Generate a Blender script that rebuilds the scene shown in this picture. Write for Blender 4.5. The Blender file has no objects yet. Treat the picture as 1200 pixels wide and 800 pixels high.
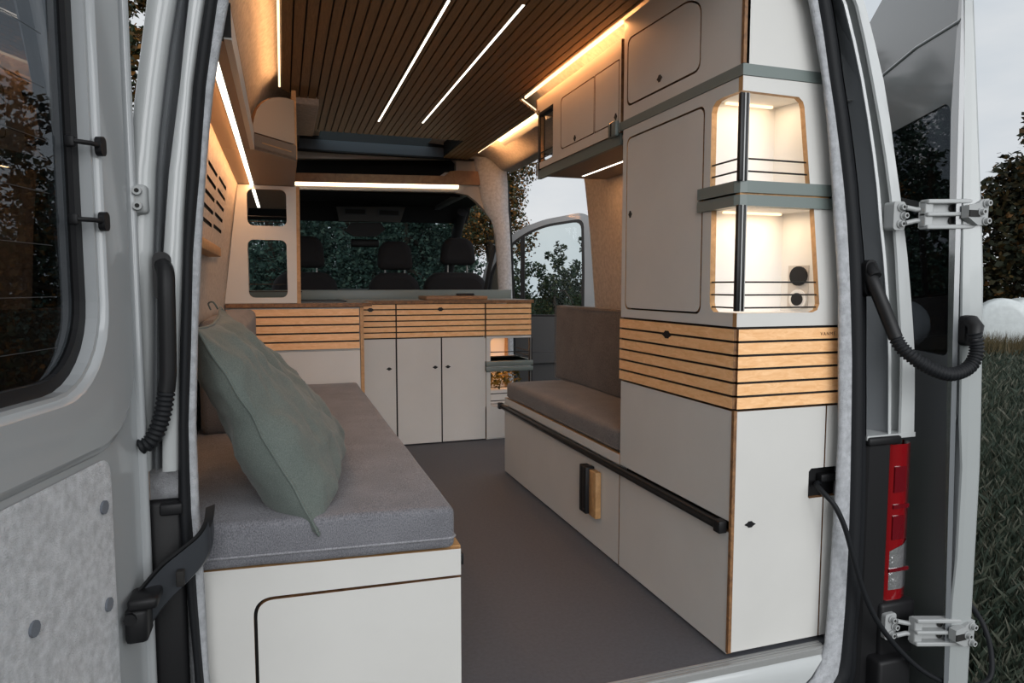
import bpy, bmesh, math, random
from mathutils import Vector, Matrix, noise
from mathutils.geometry import tessellate_polygon
random.seed(7)
D = bpy.data
COL = bpy.context.scene.collection
V = Vector
PI = math.pi

# ------------------------------------------------------------------ materials
def new_mat(name):
    m = D.materials.new(name); m.use_nodes = True
    nt = m.node_tree; nt.nodes.clear()
    out = nt.nodes.new('ShaderNodeOutputMaterial')
    return m, nt, out
def N(nt, t, **kw):
    n = nt.nodes.new(t)
    for k, v in kw.items():
        if k in n.inputs: n.inputs[k].default_value = v
        else: setattr(n, k, v)
    return n
def rgba(c): return (c[0], c[1], c[2], 1)
def srgb(r, g, b):
    f = lambda u: (u/255/12.92) if u/255 <= .04045 else ((u/255+.055)/1.055)**2.4
    return (f(r), f(g), f(b))
def mat_basic(name, c, rough=.5, metal=0, bump=0, bscale=200, var=0, vscale=8, coat=0, spec=.5, stretch=(1,1,1), sheen=0, c2=None):
    m, nt, out = new_mat(name)
    p = N(nt, 'ShaderNodeBsdfPrincipled')
    p.inputs['Base Color'].default_value = rgba(c)
    p.inputs['Roughness'].default_value = rough
    p.inputs['Metallic'].default_value = metal
    p.inputs['Coat Weight'].default_value = coat
    p.inputs['Coat Roughness'].default_value = .06
    p.inputs['Specular IOR Level'].default_value = spec
    p.inputs['Sheen Weight'].default_value = sheen
    nt.links.new(p.outputs[0], out.inputs[0])
    tc = N(nt, 'ShaderNodeTexCoord'); mp = N(nt, 'ShaderNodeMapping')
    mp.inputs['Scale'].default_value = stretch
    nt.links.new(tc.outputs['Object'], mp.inputs[0])
    if var or c2:
        no = N(nt, 'ShaderNodeTexNoise', Scale=vscale, Detail=6.0, Roughness=.6)
        nt.links.new(mp.outputs[0], no.inputs[0])
        r = N(nt, 'ShaderNodeValToRGB')
        a = c if c2 else tuple(x*(1-var) for x in c); b = c2 if c2 else tuple(min(1, x*(1+var)) for x in c)
        r.color_ramp.elements[0].position = .35; r.color_ramp.elements[1].position = .65
        r.color_ramp.elements[0].color = rgba(a); r.color_ramp.elements[1].color = rgba(b)
        nt.links.new(no.outputs[0], r.inputs[0]); nt.links.new(r.outputs[0], p.inputs['Base Color'])
    if bump:
        nb = N(nt, 'ShaderNodeTexNoise', Scale=bscale, Detail=3.0)
        nt.links.new(mp.outputs[0], nb.inputs[0])
        b = N(nt, 'ShaderNodeBump', Strength=bump, Distance=.004)
        nt.links.new(nb.outputs[0], b.inputs['Height']); nt.links.new(b.outputs[0], p.inputs['Normal'])
    return m
def mat_wood(name, a, b, scale=14, stretch=(1,1,6), rough=.5, dark=None):
    m, nt, out = new_mat(name)
    p = N(nt, 'ShaderNodeBsdfPrincipled', Roughness=rough); nt.links.new(p.outputs[0], out.inputs[0])
    tc = N(nt, 'ShaderNodeTexCoord'); mp = N(nt, 'ShaderNodeMapping'); mp.inputs['Scale'].default_value = stretch
    nt.links.new(tc.outputs['Object'], mp.inputs[0])
    n1 = N(nt, 'ShaderNodeTexNoise', Scale=scale, Detail=8.0, Roughness=.65, Distortion=1.2)
    nt.links.new(mp.outputs[0], n1.inputs[0])
    r = N(nt, 'ShaderNodeValToRGB'); r.color_ramp.elements[0].position = .3; r.color_ramp.elements[1].position = .7
    r.color_ramp.elements[0].color = rgba(a); r.color_ramp.elements[1].color = rgba(b)
    nt.links.new(n1.outputs[0], r.inputs[0]); nt.links.new(r.outputs[0], p.inputs['Base Color'])
    return m
def mat_weave(name, a, b, scale=600, rough=.95, bump=.25):
    m, nt, out = new_mat(name)
    p = N(nt, 'ShaderNodeBsdfPrincipled', Roughness=rough); p.inputs['Specular IOR Level'].default_value = .15
    p.inputs['Sheen Weight'].default_value = .15
    nt.links.new(p.outputs[0], out.inputs[0])
    tc = N(nt, 'ShaderNodeTexCoord')
    n1 = N(nt, 'ShaderNodeTexNoise', Scale=scale, Detail=2.0); n2 = N(nt, 'ShaderNodeTexNoise', Scale=9.0, Detail=4.0)
    mp = N(nt, 'ShaderNodeMapping'); mp.inputs['Scale'].default_value = (1, .35, .6)
    nt.links.new(tc.outputs['Object'], mp.inputs[0]); nt.links.new(mp.outputs[0], n1.inputs[0]); nt.links.new(tc.outputs['Object'], n2.inputs[0])
    ad = N(nt, 'ShaderNodeMath', operation='ADD'); mu = N(nt, 'ShaderNodeMath', operation='MULTIPLY'); mu.inputs[1].default_value = .35
    nt.links.new(n2.outputs[0], mu.inputs[0]); nt.links.new(n1.outputs[0], ad.inputs[0]); nt.links.new(mu.outputs[0], ad.inputs[1])
    r = N(nt, 'ShaderNodeValToRGB'); r.color_ramp.elements[0].position = .5; r.color_ramp.elements[1].position = .85
    r.color_ramp.elements[0].color = rgba(a); r.color_ramp.elements[1].color = rgba(b)
    nt.links.new(ad.outputs[0], r.inputs[0]); nt.links.new(r.outputs[0], p.inputs['Base Color'])
    bp = N(nt, 'ShaderNodeBump', Strength=bump, Distance=.002)
    nt.links.new(n1.outputs[0], bp.inputs['Height']); nt.links.new(bp.outputs[0], p.inputs['Normal'])
    return m
def mat_emit(name, c, s):
    m, nt, out = new_mat(name)
    e = N(nt, 'ShaderNodeEmission', Strength=s); e.inputs[0].default_value = rgba(c)
    nt.links.new(e.outputs[0], out.inputs[0]); return m
def mat_tint(name, c, ior=1.45, rough=.01):
    m, nt, out = new_mat(name)
    t = N(nt, 'ShaderNodeBsdfTransparent'); t.inputs[0].default_value = rgba(c)
    g = N(nt, 'ShaderNodeBsdfGlossy', Roughness=rough); g.inputs[0].default_value = (.9, .9, .92, 1)
    f = N(nt, 'ShaderNodeFresnel'); mx = N(nt, 'ShaderNodeMixShader')
    ge = N(nt, 'ShaderNodeNewGeometry'); ma = N(nt, 'ShaderNodeMath', operation='MULTIPLY_ADD'); ma.inputs[1].default_value = 1/ior-ior; ma.inputs[2].default_value = ior
    nt.links.new(ge.outputs['Backfacing'], ma.inputs[0]); nt.links.new(ma.outputs[0], f.inputs['IOR'])
    nt.links.new(f.outputs[0], mx.inputs[0]); nt.links.new(t.outputs[0], mx.inputs[1]); nt.links.new(g.outputs[0], mx.inputs[2])
    nt.links.new(mx.outputs[0], out.inputs[0]); return m
def mat_leaf(name, cols, rough=.6):
    m, nt, out = new_mat(name)
    p = N(nt, 'ShaderNodeBsdfPrincipled', Roughness=rough); p.inputs['Specular IOR Level'].default_value = .2
    g = N(nt, 'ShaderNodeNewGeometry'); r = N(nt, 'ShaderNodeValToRGB')
    els = r.color_ramp.elements
    els[0].position = 0; els[0].color = rgba(cols[0]); els[1].position = 1; els[1].color = rgba(cols[-1])
    for i, c in enumerate(cols[1:-1]):
        e = els.new((i+1)/(len(cols)-1)); e.color = rgba(c)
    nt.links.new(g.outputs['Random Per Island'], r.inputs[0]); nt.links.new(r.outputs[0], p.inputs['Base Color'])
    nt.links.new(p.outputs[0], out.inputs[0]); return m

M = {}
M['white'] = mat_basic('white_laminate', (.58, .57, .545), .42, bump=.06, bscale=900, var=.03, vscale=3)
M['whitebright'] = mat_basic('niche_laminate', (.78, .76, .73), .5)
M['ply'] = mat_wood('plywood_edge', (.10, .045, .02), (.30, .15, .06), 40, (1,1,1), .6)
M['plylight'] = mat_wood('plywood_light_edge', (.34, .18, .07), (.55, .32, .14), 30, (1,1,1), .55)
M['birch'] = mat_wood('birch_slat', (.80, .41, .165), (.97, .60, .315), 16, (1.2,1.2,5), .5)
M['slat'] = mat_wood('ceiling_slat_wood', (.165, .088, .028), (.30, .17, .065), 14, (7,.7,1), .55)
M['under'] = mat_basic('painted_shade_laminate', (.25, .19, .145), .5)  # for white panel undersides: their shade is painted in as a brown base
M['dark'] = mat_basic('shadow_gap_black', (.012, .011, .01), .8)
M['black'] = mat_basic('black_plastic', (.009, .009, .010), .48, bump=.05, bscale=400, spec=.3)
M['rubber'] = mat_basic('black_rubber', (.009, .010, .012), .6, bump=.15, bscale=300, spec=.25)
M['blackmetal'] = mat_basic('black_metal', (.012, .012, .012), .38, metal=.3)
M['alu'] = mat_basic('anodised_aluminium', (.36, .36, .355), .35, metal=.35)
M['teal'] = mat_basic('grey_green_band', (.145, .175, .165), .38)
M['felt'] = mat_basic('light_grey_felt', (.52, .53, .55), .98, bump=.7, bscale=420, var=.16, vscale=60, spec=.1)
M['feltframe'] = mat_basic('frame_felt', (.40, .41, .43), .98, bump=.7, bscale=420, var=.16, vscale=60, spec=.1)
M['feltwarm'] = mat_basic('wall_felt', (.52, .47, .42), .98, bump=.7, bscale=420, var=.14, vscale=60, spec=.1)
M['fabric'] = mat_weave('grey_cushion_fabric', (.10, .10, .112), (.205, .205, .222), 520)
M['taupe'] = mat_weave('taupe_cushion_fabric', (.10, .09, .085), (.18, .16, .15), 520)
M['linen'] = mat_weave('green_linen', (.090, .107, .098), (.135, .157, .143), 700, bump=.3)
M['floor'] = mat_basic('grey_floor', (.075, .078, .09), .62, bump=.15, bscale=260, var=.10, vscale=90)
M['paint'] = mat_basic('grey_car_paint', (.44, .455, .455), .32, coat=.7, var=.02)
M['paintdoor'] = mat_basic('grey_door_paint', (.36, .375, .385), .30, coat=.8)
M['hinge'] = mat_basic('painted_hinge', (.34, .35, .35), .4)
M['glassdark'] = mat_tint('tinted_glass', (.33, .345, .36))
M['glassblack'] = mat_tint('dark_privacy_glass', (.20, .21, .225))
M['glass'] = mat_tint('clear_glass', (.48, .55, .56))
M['red'] = mat_basic('red_lamp_lens', (.20, .003, .006), .12, coat=1)
M['reddark'] = mat_basic('dark_red_lens', (.12, .004, .008), .15, coat=1)
M['clear'] = mat_basic('silver_lamp_reflector', (.45, .45, .46), .15, metal=.7, coat=1, bump=1, bscale=60)
M['led'] = mat_emit('led_strip_glow', (1, .90, .76), 3.6)
M['ledwarm'] = mat_emit('warm_led_glow', (1, .70, .42), 2.2)
M['darkfab'] = mat_basic('dark_seat_cloth', (.012, .011, .013), .9, bump=.3, bscale=500)
M['cabdark'] = mat_basic('dark_cab_lining', (.018, .018, .020), .9, bump=.2, bscale=300)
M['cabgrey'] = mat_basic('grey_cab_plastic', (.05, .052, .055), .6)
M['hatch'] = mat_basic('hatch_blue_grey', (.008, .011, .015), .5)
M['hatch2'] = mat_basic('hatch_felt_grey', (.14, .155, .18), .9, bump=.4, bscale=300)
M['beige'] = mat_basic('bulkhead_beige', (.42, .38, .34), .8, bump=.1, bscale=300)
M['top'] = mat_basic('counter_top_grey', (.30, .28, .26), .35)
M['board'] = mat_wood('oak_board', (.20, .09, .035), (.36, .18, .075), 18, (1,6,1), .5)
M['steel'] = mat_basic('steel_blade', (.5, .5, .5), .25, metal=1)
M['bale'] = mat_basic('white_bale_wrap', (.62, .66, .66), .35, bump=.5, bscale=14, var=.06)
M['grass'] = mat_basic('field_ground', (.020, .028, .020), 1, bump=1, bscale=30, c2=(.045, .052, .036), vscale=5, spec=.05)
M['blade'] = mat_leaf('grass_blade', [(.022,.036,.026), (.035,.05,.036), (.05,.06,.042), (.11,.11,.085)])
M['straw'] = mat_leaf('dry_straw', [(.05,.045,.02), (.12,.095,.05), (.07,.05,.025)])
M['leafdark'] = mat_leaf('dark_hedge_leaf', [(.015,.032,.028), (.03,.06,.05), (.05,.09,.07), (.10,.14,.105)])
M['leaforange'] = mat_leaf('autumn_leaf', [(.012,.022,.012), (.03,.038,.014), (.02,.028,.014), (.16,.07,.014), (.05,.042,.016), (.26,.10,.016)])
M['leafgreen'] = mat_leaf('green_bush_leaf', [(.014,.026,.016), (.025,.042,.022), (.03,.045,.022), (.06,.06,.022)])
M['leafhedge'] = mat_leaf('brown_green_hedge_leaf', [(.008,.012,.008), (.016,.02,.010), (.02,.024,.012), (.05,.034,.010), (.018,.022,.012), (.14,.065,.018)])
M['bark'] = mat_basic('bark', (.035, .026, .018), .95, bump=1, bscale=40)
M['plant'] = mat_leaf('houseplant_leaf', [(.10,.08,.015), (.20,.13,.02), (.04,.05,.015), (.30,.18,.04)])
M['socketplate'] = mat_basic('beige_socket_plate', (.55, .50, .45), .4)

# ------------------------------------------------------------------ mesh builder
class MB:
    def __init__(s): s.v = []; s.f = []; s.m = []; s.sm = []
    def add(s, vs, fs, mi=0, smooth=False):
        o = len(s.v); s.v += [V(p) for p in vs]
        for f in fs:
            s.f.append([i+o for i in f]); s.m.append(mi); s.sm.append(smooth)
        return s
    def box(s, x0, y0, z0, x1, y1, z1, mi=0, bev=0, seg=2):
        x0,x1 = sorted((x0,x1)); y0,y1 = sorted((y0,y1)); z0,z1 = sorted((z0,z1))
        if bev <= 0:
            vs = [(x0,y0,z0),(x1,y0,z0),(x1,y1,z0),(x0,y1,z0),(x0,y0,z1),(x1,y0,z1),(x1,y1,z1),(x0,y1,z1)]
            return s.add(vs, [(0,3,2,1),(4,5,6,7),(0,1,5,4),(1,2,6,5),(2,3,7,6),(3,0,4,7)], mi)
        bm = bmesh.new(); bmesh.ops.create_cube(bm, size=1)
        bmesh.ops.scale(bm, vec=(x1-x0, y1-y0, z1-z0), verts=bm.verts)
        bmesh.ops.translate(bm, vec=((x0+x1)/2, (y0+y1)/2, (z0+z1)/2), verts=bm.verts)
        b = min(bev, (x1-x0)*.49, (y1-y0)*.49, (z1-z0)*.49)
        bmesh.ops.bevel(bm, geom=list(bm.edges), offset=b, segments=seg, profile=.5, affect='EDGES')
        return s.bm(bm, mi, seg > 1)
    def bm(s, bm, mi=0, smooth=False, mat=None):
        bm.verts.index_update()
        s.add([(mat @ v.co) if mat else v.co.copy() for v in bm.verts], [[v.index for v in f.verts] for f in bm.faces], mi, smooth)
        bm.free(); return s
    def plate(s, outer, holes, O, U, W, Nn, th, mf=0, me=1, mbk=None):
        """flat panel: 2D outline with holes, front at O, going back th against the normal"""
        O, U, W, Nn = V(O), V(U), V(W), V(Nn)
        loops = [outer] + list(holes)
        tris = tessellate_polygon([[V((p[0], p[1], 0)) for p in l] for l in loops])
        flat = [p for l in loops for p in l]
        P = lambda p, d: O + U*p[0] + W*p[1] - Nn*d
        def orient(t):
            a,b,c = (P(flat[i],0) for i in t)
            return t if (b-a).cross(c-a).dot(Nn) > 0 else (t[0],t[2],t[1])
        tr = [orient(t) for t in tris]
        s.add([P(p,0) for p in flat], tr, mf)
        s.add([P(p,th) for p in flat], [t[::-1] for t in tr], mf if mbk is None else mbk)
        for l in loops:
            n = len(l)
            s.add([P(p,0) for p in l]+[P(p,th) for p in l], [(i,(i+1)%n,n+(i+1)%n,n+i) for i in range(n)], me)
        return s
    def tube(s, pts, r, n=10, mi=0, caps=True):
        pts = [V(p) for p in pts]; rs = r if isinstance(r, (list, tuple)) else [r]*len(pts)
        vs = []; up = None
        for i, p in enumerate(pts):
            t = (pts[min(i+1,len(pts)-1)] - pts[max(i-1,0)]).normalized()
            if up is None:
                up = V((0,0,1)) if abs(t.z) < .9 else V((1,0,0))
            a = t.cross(up).normalized(); up = a.cross(t).normalized()
            for k in range(n):
                an = 2*PI*k/n; vs.append(p + a*math.cos(an)*rs[i] + up*math.sin(an)*rs[i])
        fs = [(i*n+k, i*n+(k+1)%n, (i+1)*n+(k+1)%n, (i+1)*n+k) for i in range(len(pts)-1) for k in range(n)]
        s.add(vs, fs, mi, True)
        if caps:
            s.add(vs[:n], [tuple(range(n))[::-1]], mi); s.add(vs[-n:], [tuple(range(n))], mi)
        return s
    def grid(s, rows, mi=0, smooth=True, closed=False):
        n = len(rows[0]); vs = [p for r in rows for p in r]
        k = n if closed else n-1
        return s.add(vs, [(i*n+j, i*n+(j+1)%n, (i+1)*n+(j+1)%n, (i+1)*n+j) for i in range(len(rows)-1) for j in range(k)], mi, smooth)
    def prism(s, poly, z0, z1, mi=0, me=None):
        return s.plate(poly, [], (0,0,z1), (1,0,0), (0,1,0), (0,0,1), z1-z0, mi, mi if me is None else me)
    def xf(s, mat):
        s.v = [mat @ p for p in s.v]; return s

ROOT = {}
def thing(name, label, cat, loc=(0,0,0), rotz=0, group=None, kind=None):
    o = D.objects.new(name, None); COL.objects.link(o)
    o.empty_display_size = .1; o.location = loc; o.rotation_euler = (0,0,rotz)
    ROOT[o] = Matrix.Translation(V(loc)) @ Matrix.Rotation(rotz, 4, 'Z')
    o['label'] = label; o['category'] = cat
    if group: o['group'] = group
    if kind: o['kind'] = kind
    return o
def obj(name, mb, mats, parent=None, label=None, local=False):
    me = D.meshes.new(name)
    R = ROOT.get(parent, Matrix())
    inv = Matrix() if local else R.inverted()
    me.from_pydata([tuple(inv @ p) for p in mb.v], [], mb.f)
    if not isinstance(mats, (list, tuple)): mats = [mats]
    for m in mats: me.materials.append(M[m] if isinstance(m, str) else m)
    nm = len(mats)-1
    me.polygons.foreach_set('material_index', [min(i, nm) for i in mb.m])
    me.polygons.foreach_set('use_smooth', mb.sm)
    me.update()
    o = D.objects.new(name, me); COL.objects.link(o)
    if parent: o.parent = parent
    ROOT[o] = R
    if label: o['label'] = label
    return o
def single(name, mb, mats, label, cat, group=None, kind=None):
    """a thing that is one mesh, its origin set at its own base"""
    xs = [p.x for p in mb.v]; ys = [p.y for p in mb.v]; zs = [p.z for p in mb.v]
    c = V(((min(xs)+max(xs))/2, (min(ys)+max(ys))/2, min(zs)))
    mb.v = [p-c for p in mb.v]
    o = obj(name, mb, mats); o.location = c; ROOT[o] = Matrix.Translation(c)
    o['label'] = label; o['category'] = cat
    if group: o['group'] = group
    if kind: o['kind'] = kind
    return o
def struct(name, mb, mats, parent=None):
    o = obj(name, mb, mats, parent)
    if not parent: o['kind'] = 'structure'
    return o
def rr(x0, y0, x1, y1, r, n=5):
    r4 = r if isinstance(r, (tuple, list)) else (r,)*4      # bl, br, tr, tl
    out = []
    for (cx, cy, a0, q) in ((x0,y0,180,r4[0]), (x1,y0,270,r4[1]), (x1,y1,0,r4[2]), (x0,y1,90,r4[3])):
        if q <= 0: out.append((cx, cy)); continue
        ox = cx + (q if cx == x0 else -q); oy = cy + (q if cy == y0 else -q)
        for k in range(n+1):
            a = math.radians(a0 + 90*k/n); out.append((ox+q*math.cos(a), oy+q*math.sin(a)))
    return out
def spline(pts, per=8):
    pts = [V(p) for p in pts]; out = []
    for i in range(len(pts)-1):
        p0 = pts[max(i-1,0)]; p1 = pts[i]; p2 = pts[i+1]; p3 = pts[min(i+2,len(pts)-1)]
        for k in range(per):
            t = k/per
            out.append(.5*((2*p1)+(p2-p0)*t+(2*p0-5*p1+4*p2-p3)*t*t+(3*p1-p0-3*p2+p3)*t**3))
    out.append(pts[-1]); return out
X3, Y3, Z3 = V((1,0,0)), V((0,1,0)), V((0,0,1))
def slats(O, U, Nn, w, h, n, gap=.006, th=.008):
    """horizontal wooden slats on a dark backing board; O = lower front corner"""
    mb = MB(); O = V(O)
    hs = (h - gap*(n-1))/n
    for i in range(n):
        z = i*(hs+gap)
        mb.plate([(0,z),(w,z),(w,z+hs),(0,z+hs)], [], O, U, Z3, Nn, th, 0, 2)
    mb.plate([(0,.001),(w,.001),(w,h-.001),(0,h-.001)], [], O-V(Nn)*th, U, Z3, Nn, .008, 1, 2)
    return mb
SL = ['birch', 'dark', 'ply']
def pull(O, U, Nn, w=.034, h=.013):
    mb = MB(); o = [(-w/2,0),(-w*.22,-h*.32),(-w*.16,-h/2),(w*.16,-h/2),(w*.22,-h*.32),(w/2,0),(w*.22,h*.32),(w*.16,h/2),(-w*.16,h/2),(-w*.22,h*.32)]
    return mb.plate(o, [], V(O)+V(Nn)*.0015, U, Z3, Nn, .004, 0, 0)
def rods(segs, r=.0028):
    return [MB().tube(p, r, 6) for p in segs]

# ------------------------------------------------------------------ setting: interior shell
# (z, x) profile of the left lining; the right one mirrors about the van's middle
LP = [(-.02,-.315),(.40,-.295),(.85,-.265),(1.20,-.225),(1.44,-.19),(1.56,-.155),(1.66,-.115),(1.74,-.085),(1.80,-.055),(1.86,.0),(1.89,.08),(1.90,.24)]
def wall_strip(prof, y0, y1, ny=2):
    mb = MB(); mb.grid([[V((x, y0+(y1-y0)*j/ny, z)) for (z, x) in prof] for j in range(ny+1)]); return mb
struct('floor', MB().box(-.32, 1.405, -.02, 1.50, 4.6, 0), 'floor')
struct('wall_left', wall_strip(LP, 1.42, 4.6, 6), 'feltwarm')
RP = [(z, 1.62-x*.62 if False else 1.155-x) for (z, x) in LP]
RP = [(-.02,1.47),(.40,1.455),(.85,1.43),(1.20,1.395),(1.44,1.355),(1.56,1.32),(1.66,1.28),(1.74,1.245),(1.80,1.20),(1.86,1.12),(1.89,1.04),(1.90,.94)]
struct('wall_right', wall_strip(RP, 1.42, 2.56, 2), 'feltwarm')
RP2 = [(-.02,1.49),(.40,1.475),(.85,1.455),(1.20,1.425),(1.44,1.395),(1.60,1.365),(1.70,1.33),(1.76,1.29),(1.82,1.22),(1.88,1.08),(1.90,.94)]
struct('wall_right.001', wall_strip(RP2, 2.56, 3.06, 2), 'feltwarm')
# header over the sliding-door opening
HP = [(1.755,1.56),(1.742,1.47),(1.748,1.445),(1.77,1.42),(1.80,1.385),(1.84,1.32),(1.875,1.20),(1.895,1.04),(1.90,.94)]
struct('trim_1', wall_strip(HP, 3.06, 4.62, 3), 'feltwarm')
# lining above the slats
mb = MB(); mb.grid([[V((.24,1.42,1.90)),V((.94,1.42,1.90))],[V((.24,3.92,1.90)),V((.94,3.92,1.90))]])
struct('ceiling.001', mb, 'feltwarm')
# slatted ceiling
mb = MB(); gap = .0058
def planks(xa, xb, n, fore, back):
    w_ = (xb-xa)/n
    for k in range(n):
        q0, q1 = xa+k*w_, xa+(k+1)*w_
        mb.prism([(q0,fore(q0)),(q1-gap,fore(q1-gap)),(q1-gap,back(q1-gap)),(q0,back(q0))], 1.80, 1.808, 0, 0)
    mb.prism([(xa,fore(xa)),(xb-gap*.2,fore(xb-gap*.2)),(xb-gap*.2,back(xb-gap*.2)),(xa,back(xa))], 1.8078, 1.814, 1, 1)
planks(.018, .170, 4, lambda q: 1.30, lambda q: 3.18+(q-.018)*2.0)
planks(.170, 1.034, 25, lambda q: 1.30, lambda q: 3.96)
planks(1.034, 1.050, 1, lambda q: 1.30, lambda q: 4.52)
planks(1.050, 1.207, 5, lambda q: 3.03+(q-1.05)*1.25, lambda q: 4.52)
struct('ceiling', mb, ['slat', 'dark'])

# bulkhead between living space and cab
YB = 4.6
opening = [(-.20,.60),(1.40,.60),(1.452,.92),(1.436,1.20),(1.414,1.387),(1.38,1.44),(1.34,1.475),(1.28,1.535),(1.22,1.575),(1.13,1.59),(.60,1.578),(.10,1.567),(-.20,1.55)]
upper = [(-.05,1.655),(1.02,1.69),(1.06,1.72),(1.135,1.725),(1.14,1.79),(1.115,1.812),(.10,1.757),(-.05,1.75)]
outer = [(-.33,-.02),(1.53,-.02),(1.53,.89),(1.51,1.30),(1.49,1.62),(1.47,1.755),(1.28,1.86),(-.03,1.83),(-.33,1.40)]
mb = MB(); mb.plate(outer, [opening, upper], (0,YB,0), X3, Z3, -Y3, .05, 0, 0)
struct('wall_front', mb, ['beige'])
# felt covered door pillar at the front of the sliding door, seal beside it
mb = MB(); rows = []
for z, a, b in ((-.02,1.46,1.545),(.6,1.458,1.535),(.90,1.452,1.528),(1.12,1.445,1.52),(1.30,1.43,1.512),(1.40,1.40,1.506),(1.47,1.352,1.50),(1.56,1.325,1.497),(1.66,1.305,1.494),(1.755,1.285,1.485),(1.83,1.268,1.40)):
    rows.append([V((a-.012,YB-.002,z)),V((a,YB-.035,z)),V(((a+b)/2,YB-.055,z)),V((b,YB-.04,z)),V((b+.01,YB+.06,z))])
mb.grid(rows); struct('trim_2', mb, 'felt')
mb = MB(); mb.tube([V((b, YB+.005, z)) for z, b in ((-.05,1.558),(.6,1.553),(.9,1.546),(1.2,1.534),(1.45,1.516),(1.62,1.505),(1.74,1.488))], .014, 8)
struct('trim_3', mb, 'rubber')
mb = MB(); mb.tube([V((b, 3.05, z)) for z, b in ((-.05,1.50),(.4,1.488),(.85,1.468),(1.2,1.438),(1.44,1.408),(1.60,1.38),(1.72,1.33))], .011, 8)
struct('trim_4', mb, 'rubber')

# ------------------------------------------------------------------ van body: rear doorway
body = thing('camper_van', 'pale grey camper van body framing the wide open rear doorway', 'van', (.58,1.40,-.65))
RR = [(1.80,[1.10,1.12,1.165,1.20,1.24,1.275]),(1.72,[1.165,1.185,1.23,1.262,1.300,1.333]),
 (1.636,[1.211,1.233,1.277,1.313,1.349,1.381]),(1.55,[1.236,1.256,1.300,1.346,1.380,1.416]),(1.464,[1.259,1.275,1.319,1.375,1.407,1.448]),(1.37,[1.277,1.298,1.343,1.401,1.435,1.474]),
 (1.281,[1.291,1.317,1.363,1.423,1.459,1.495]),(1.20,[1.302,1.333,1.379,1.440,1.478,1.515]),(1.113,[1.312,1.347,1.393,1.454,1.497,1.534]),(1.03,[1.324,1.357,1.407,1.47,1.510,1.552]),(.94,[1.334,1.366,1.419,1.484,1.521,1.568]),
 (.85,[1.339,1.374,1.424,1.495,1.533,1.582]),(.763,[1.342,1.381,1.428,1.503,1.544,1.594]),(.66,[1.348,1.385,1.434,1.509,1.548,1.600]),(.56,[1.352,1.388,1.439,1.514,1.550,1.604])]
RLOW = [(.46,[1.350,1.391,1.443]),(.36,[1.347,1.393,1.447]),(.27,[1.345,1.394,1.447]),(.175,[1.342,1.393,1.445]),(.09,[1.339,1.391,1.441]),(.01,[1.334,1.387,1.436]),(-.04,[1.320,1.383,1.437]),(-.08,[1.296,1.376,1.438]),(-.115,[1.25,1.35,1.43]),(-.135,[1.19,1.30,1.41])]
LL = [(1.80,[-.06,-.02,0,.025,.05,.06]),(1.65,[-.17,-.118,-.10,-.077,-.055,-.036]),(1.55,[-.195,-.145,-.125,-.10,-.08,-.06]),
 (1.46,[-.216,-.169,-.146,-.12,-.099,-.081]),(1.38,[-.228,-.184,-.157,-.134,-.112,-.097]),(1.309,[-.239,-.195,-.166,-.145,-.123,-.11]),(1.23,[-.25,-.206,-.178,-.153,-.131,-.12]),(1.157,[-.262,-.214,-.189,-.160,-.138,-.128]),
 (1.08,[-.29,-.219,-.197,-.167,-.147,-.135]),(1.005,[-.33,-.224,-.204,-.172,-.155,-.141]),(.85,[-.385,-.230,-.211,-.182,-.163,-.152]),(.692,[-.395,-.238,-.217,-.190,-.173,-.160]),(.61,[-.40,-.241,-.220,-.193,-.174,-.160])]
LLOW = [(.53,[-.196,-.174,-.160]),(.45,[-.192,-.171,-.158]),(.363,[-.186,-.170,-.156]),(.28,[-.182,-.167,-.155]),(.21,[-.179,-.164,-.154]),(.10,[-.176,-.160,-.148]),(.0,[-.172,-.156,-.14]),(-.08,[-.16,-.144,-.11]),(-.13,[-.13,-.11,-.06])]
mb = MB(); rows = []; gut = MB(); grows = []
for z, (a,b,c,d,e,f) in RR:
    grows.append([V((c-.004,1.372,z)),V((c+.062,1.44,z)),V((c+.070,1.442,z)),V((d+.016,1.398,z)),V((d+.006,1.386,z))])
    rows.append([V((d+.006,1.386,z)),V((d+.003,1.380,z)),V((d+.010,1.378,z)),V((d+.012,1.386,z)),V((d+.040,1.418,z)),V((e+.036,1.412,z)),V((e+.004,1.382,z)),V((e+.006,1.376,z)),V((f-.006,1.372,z)),V((f,1.378,z)),V((f+.014,1.42,z)),V((f+.03,1.6,z)),V((f+.035,3.0,z))])
mb.grid(rows, smooth=False); gut.grid(grows, smooth=False)
obj('door_gutter', gut, mat_basic('gutter_painted_shade', (.17,.18,.19), .35, coat=.5), body, 'grey rain gutter with painted-in shade')  # same body paint, darkened so the colour carries the gutter's shade
# closed lower end of the painted pillar
z, (a,b,c,d,e,f) = RR[-1]
mb.box(c, 1.373, z-.012, f, 1.45, z, 0)
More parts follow.
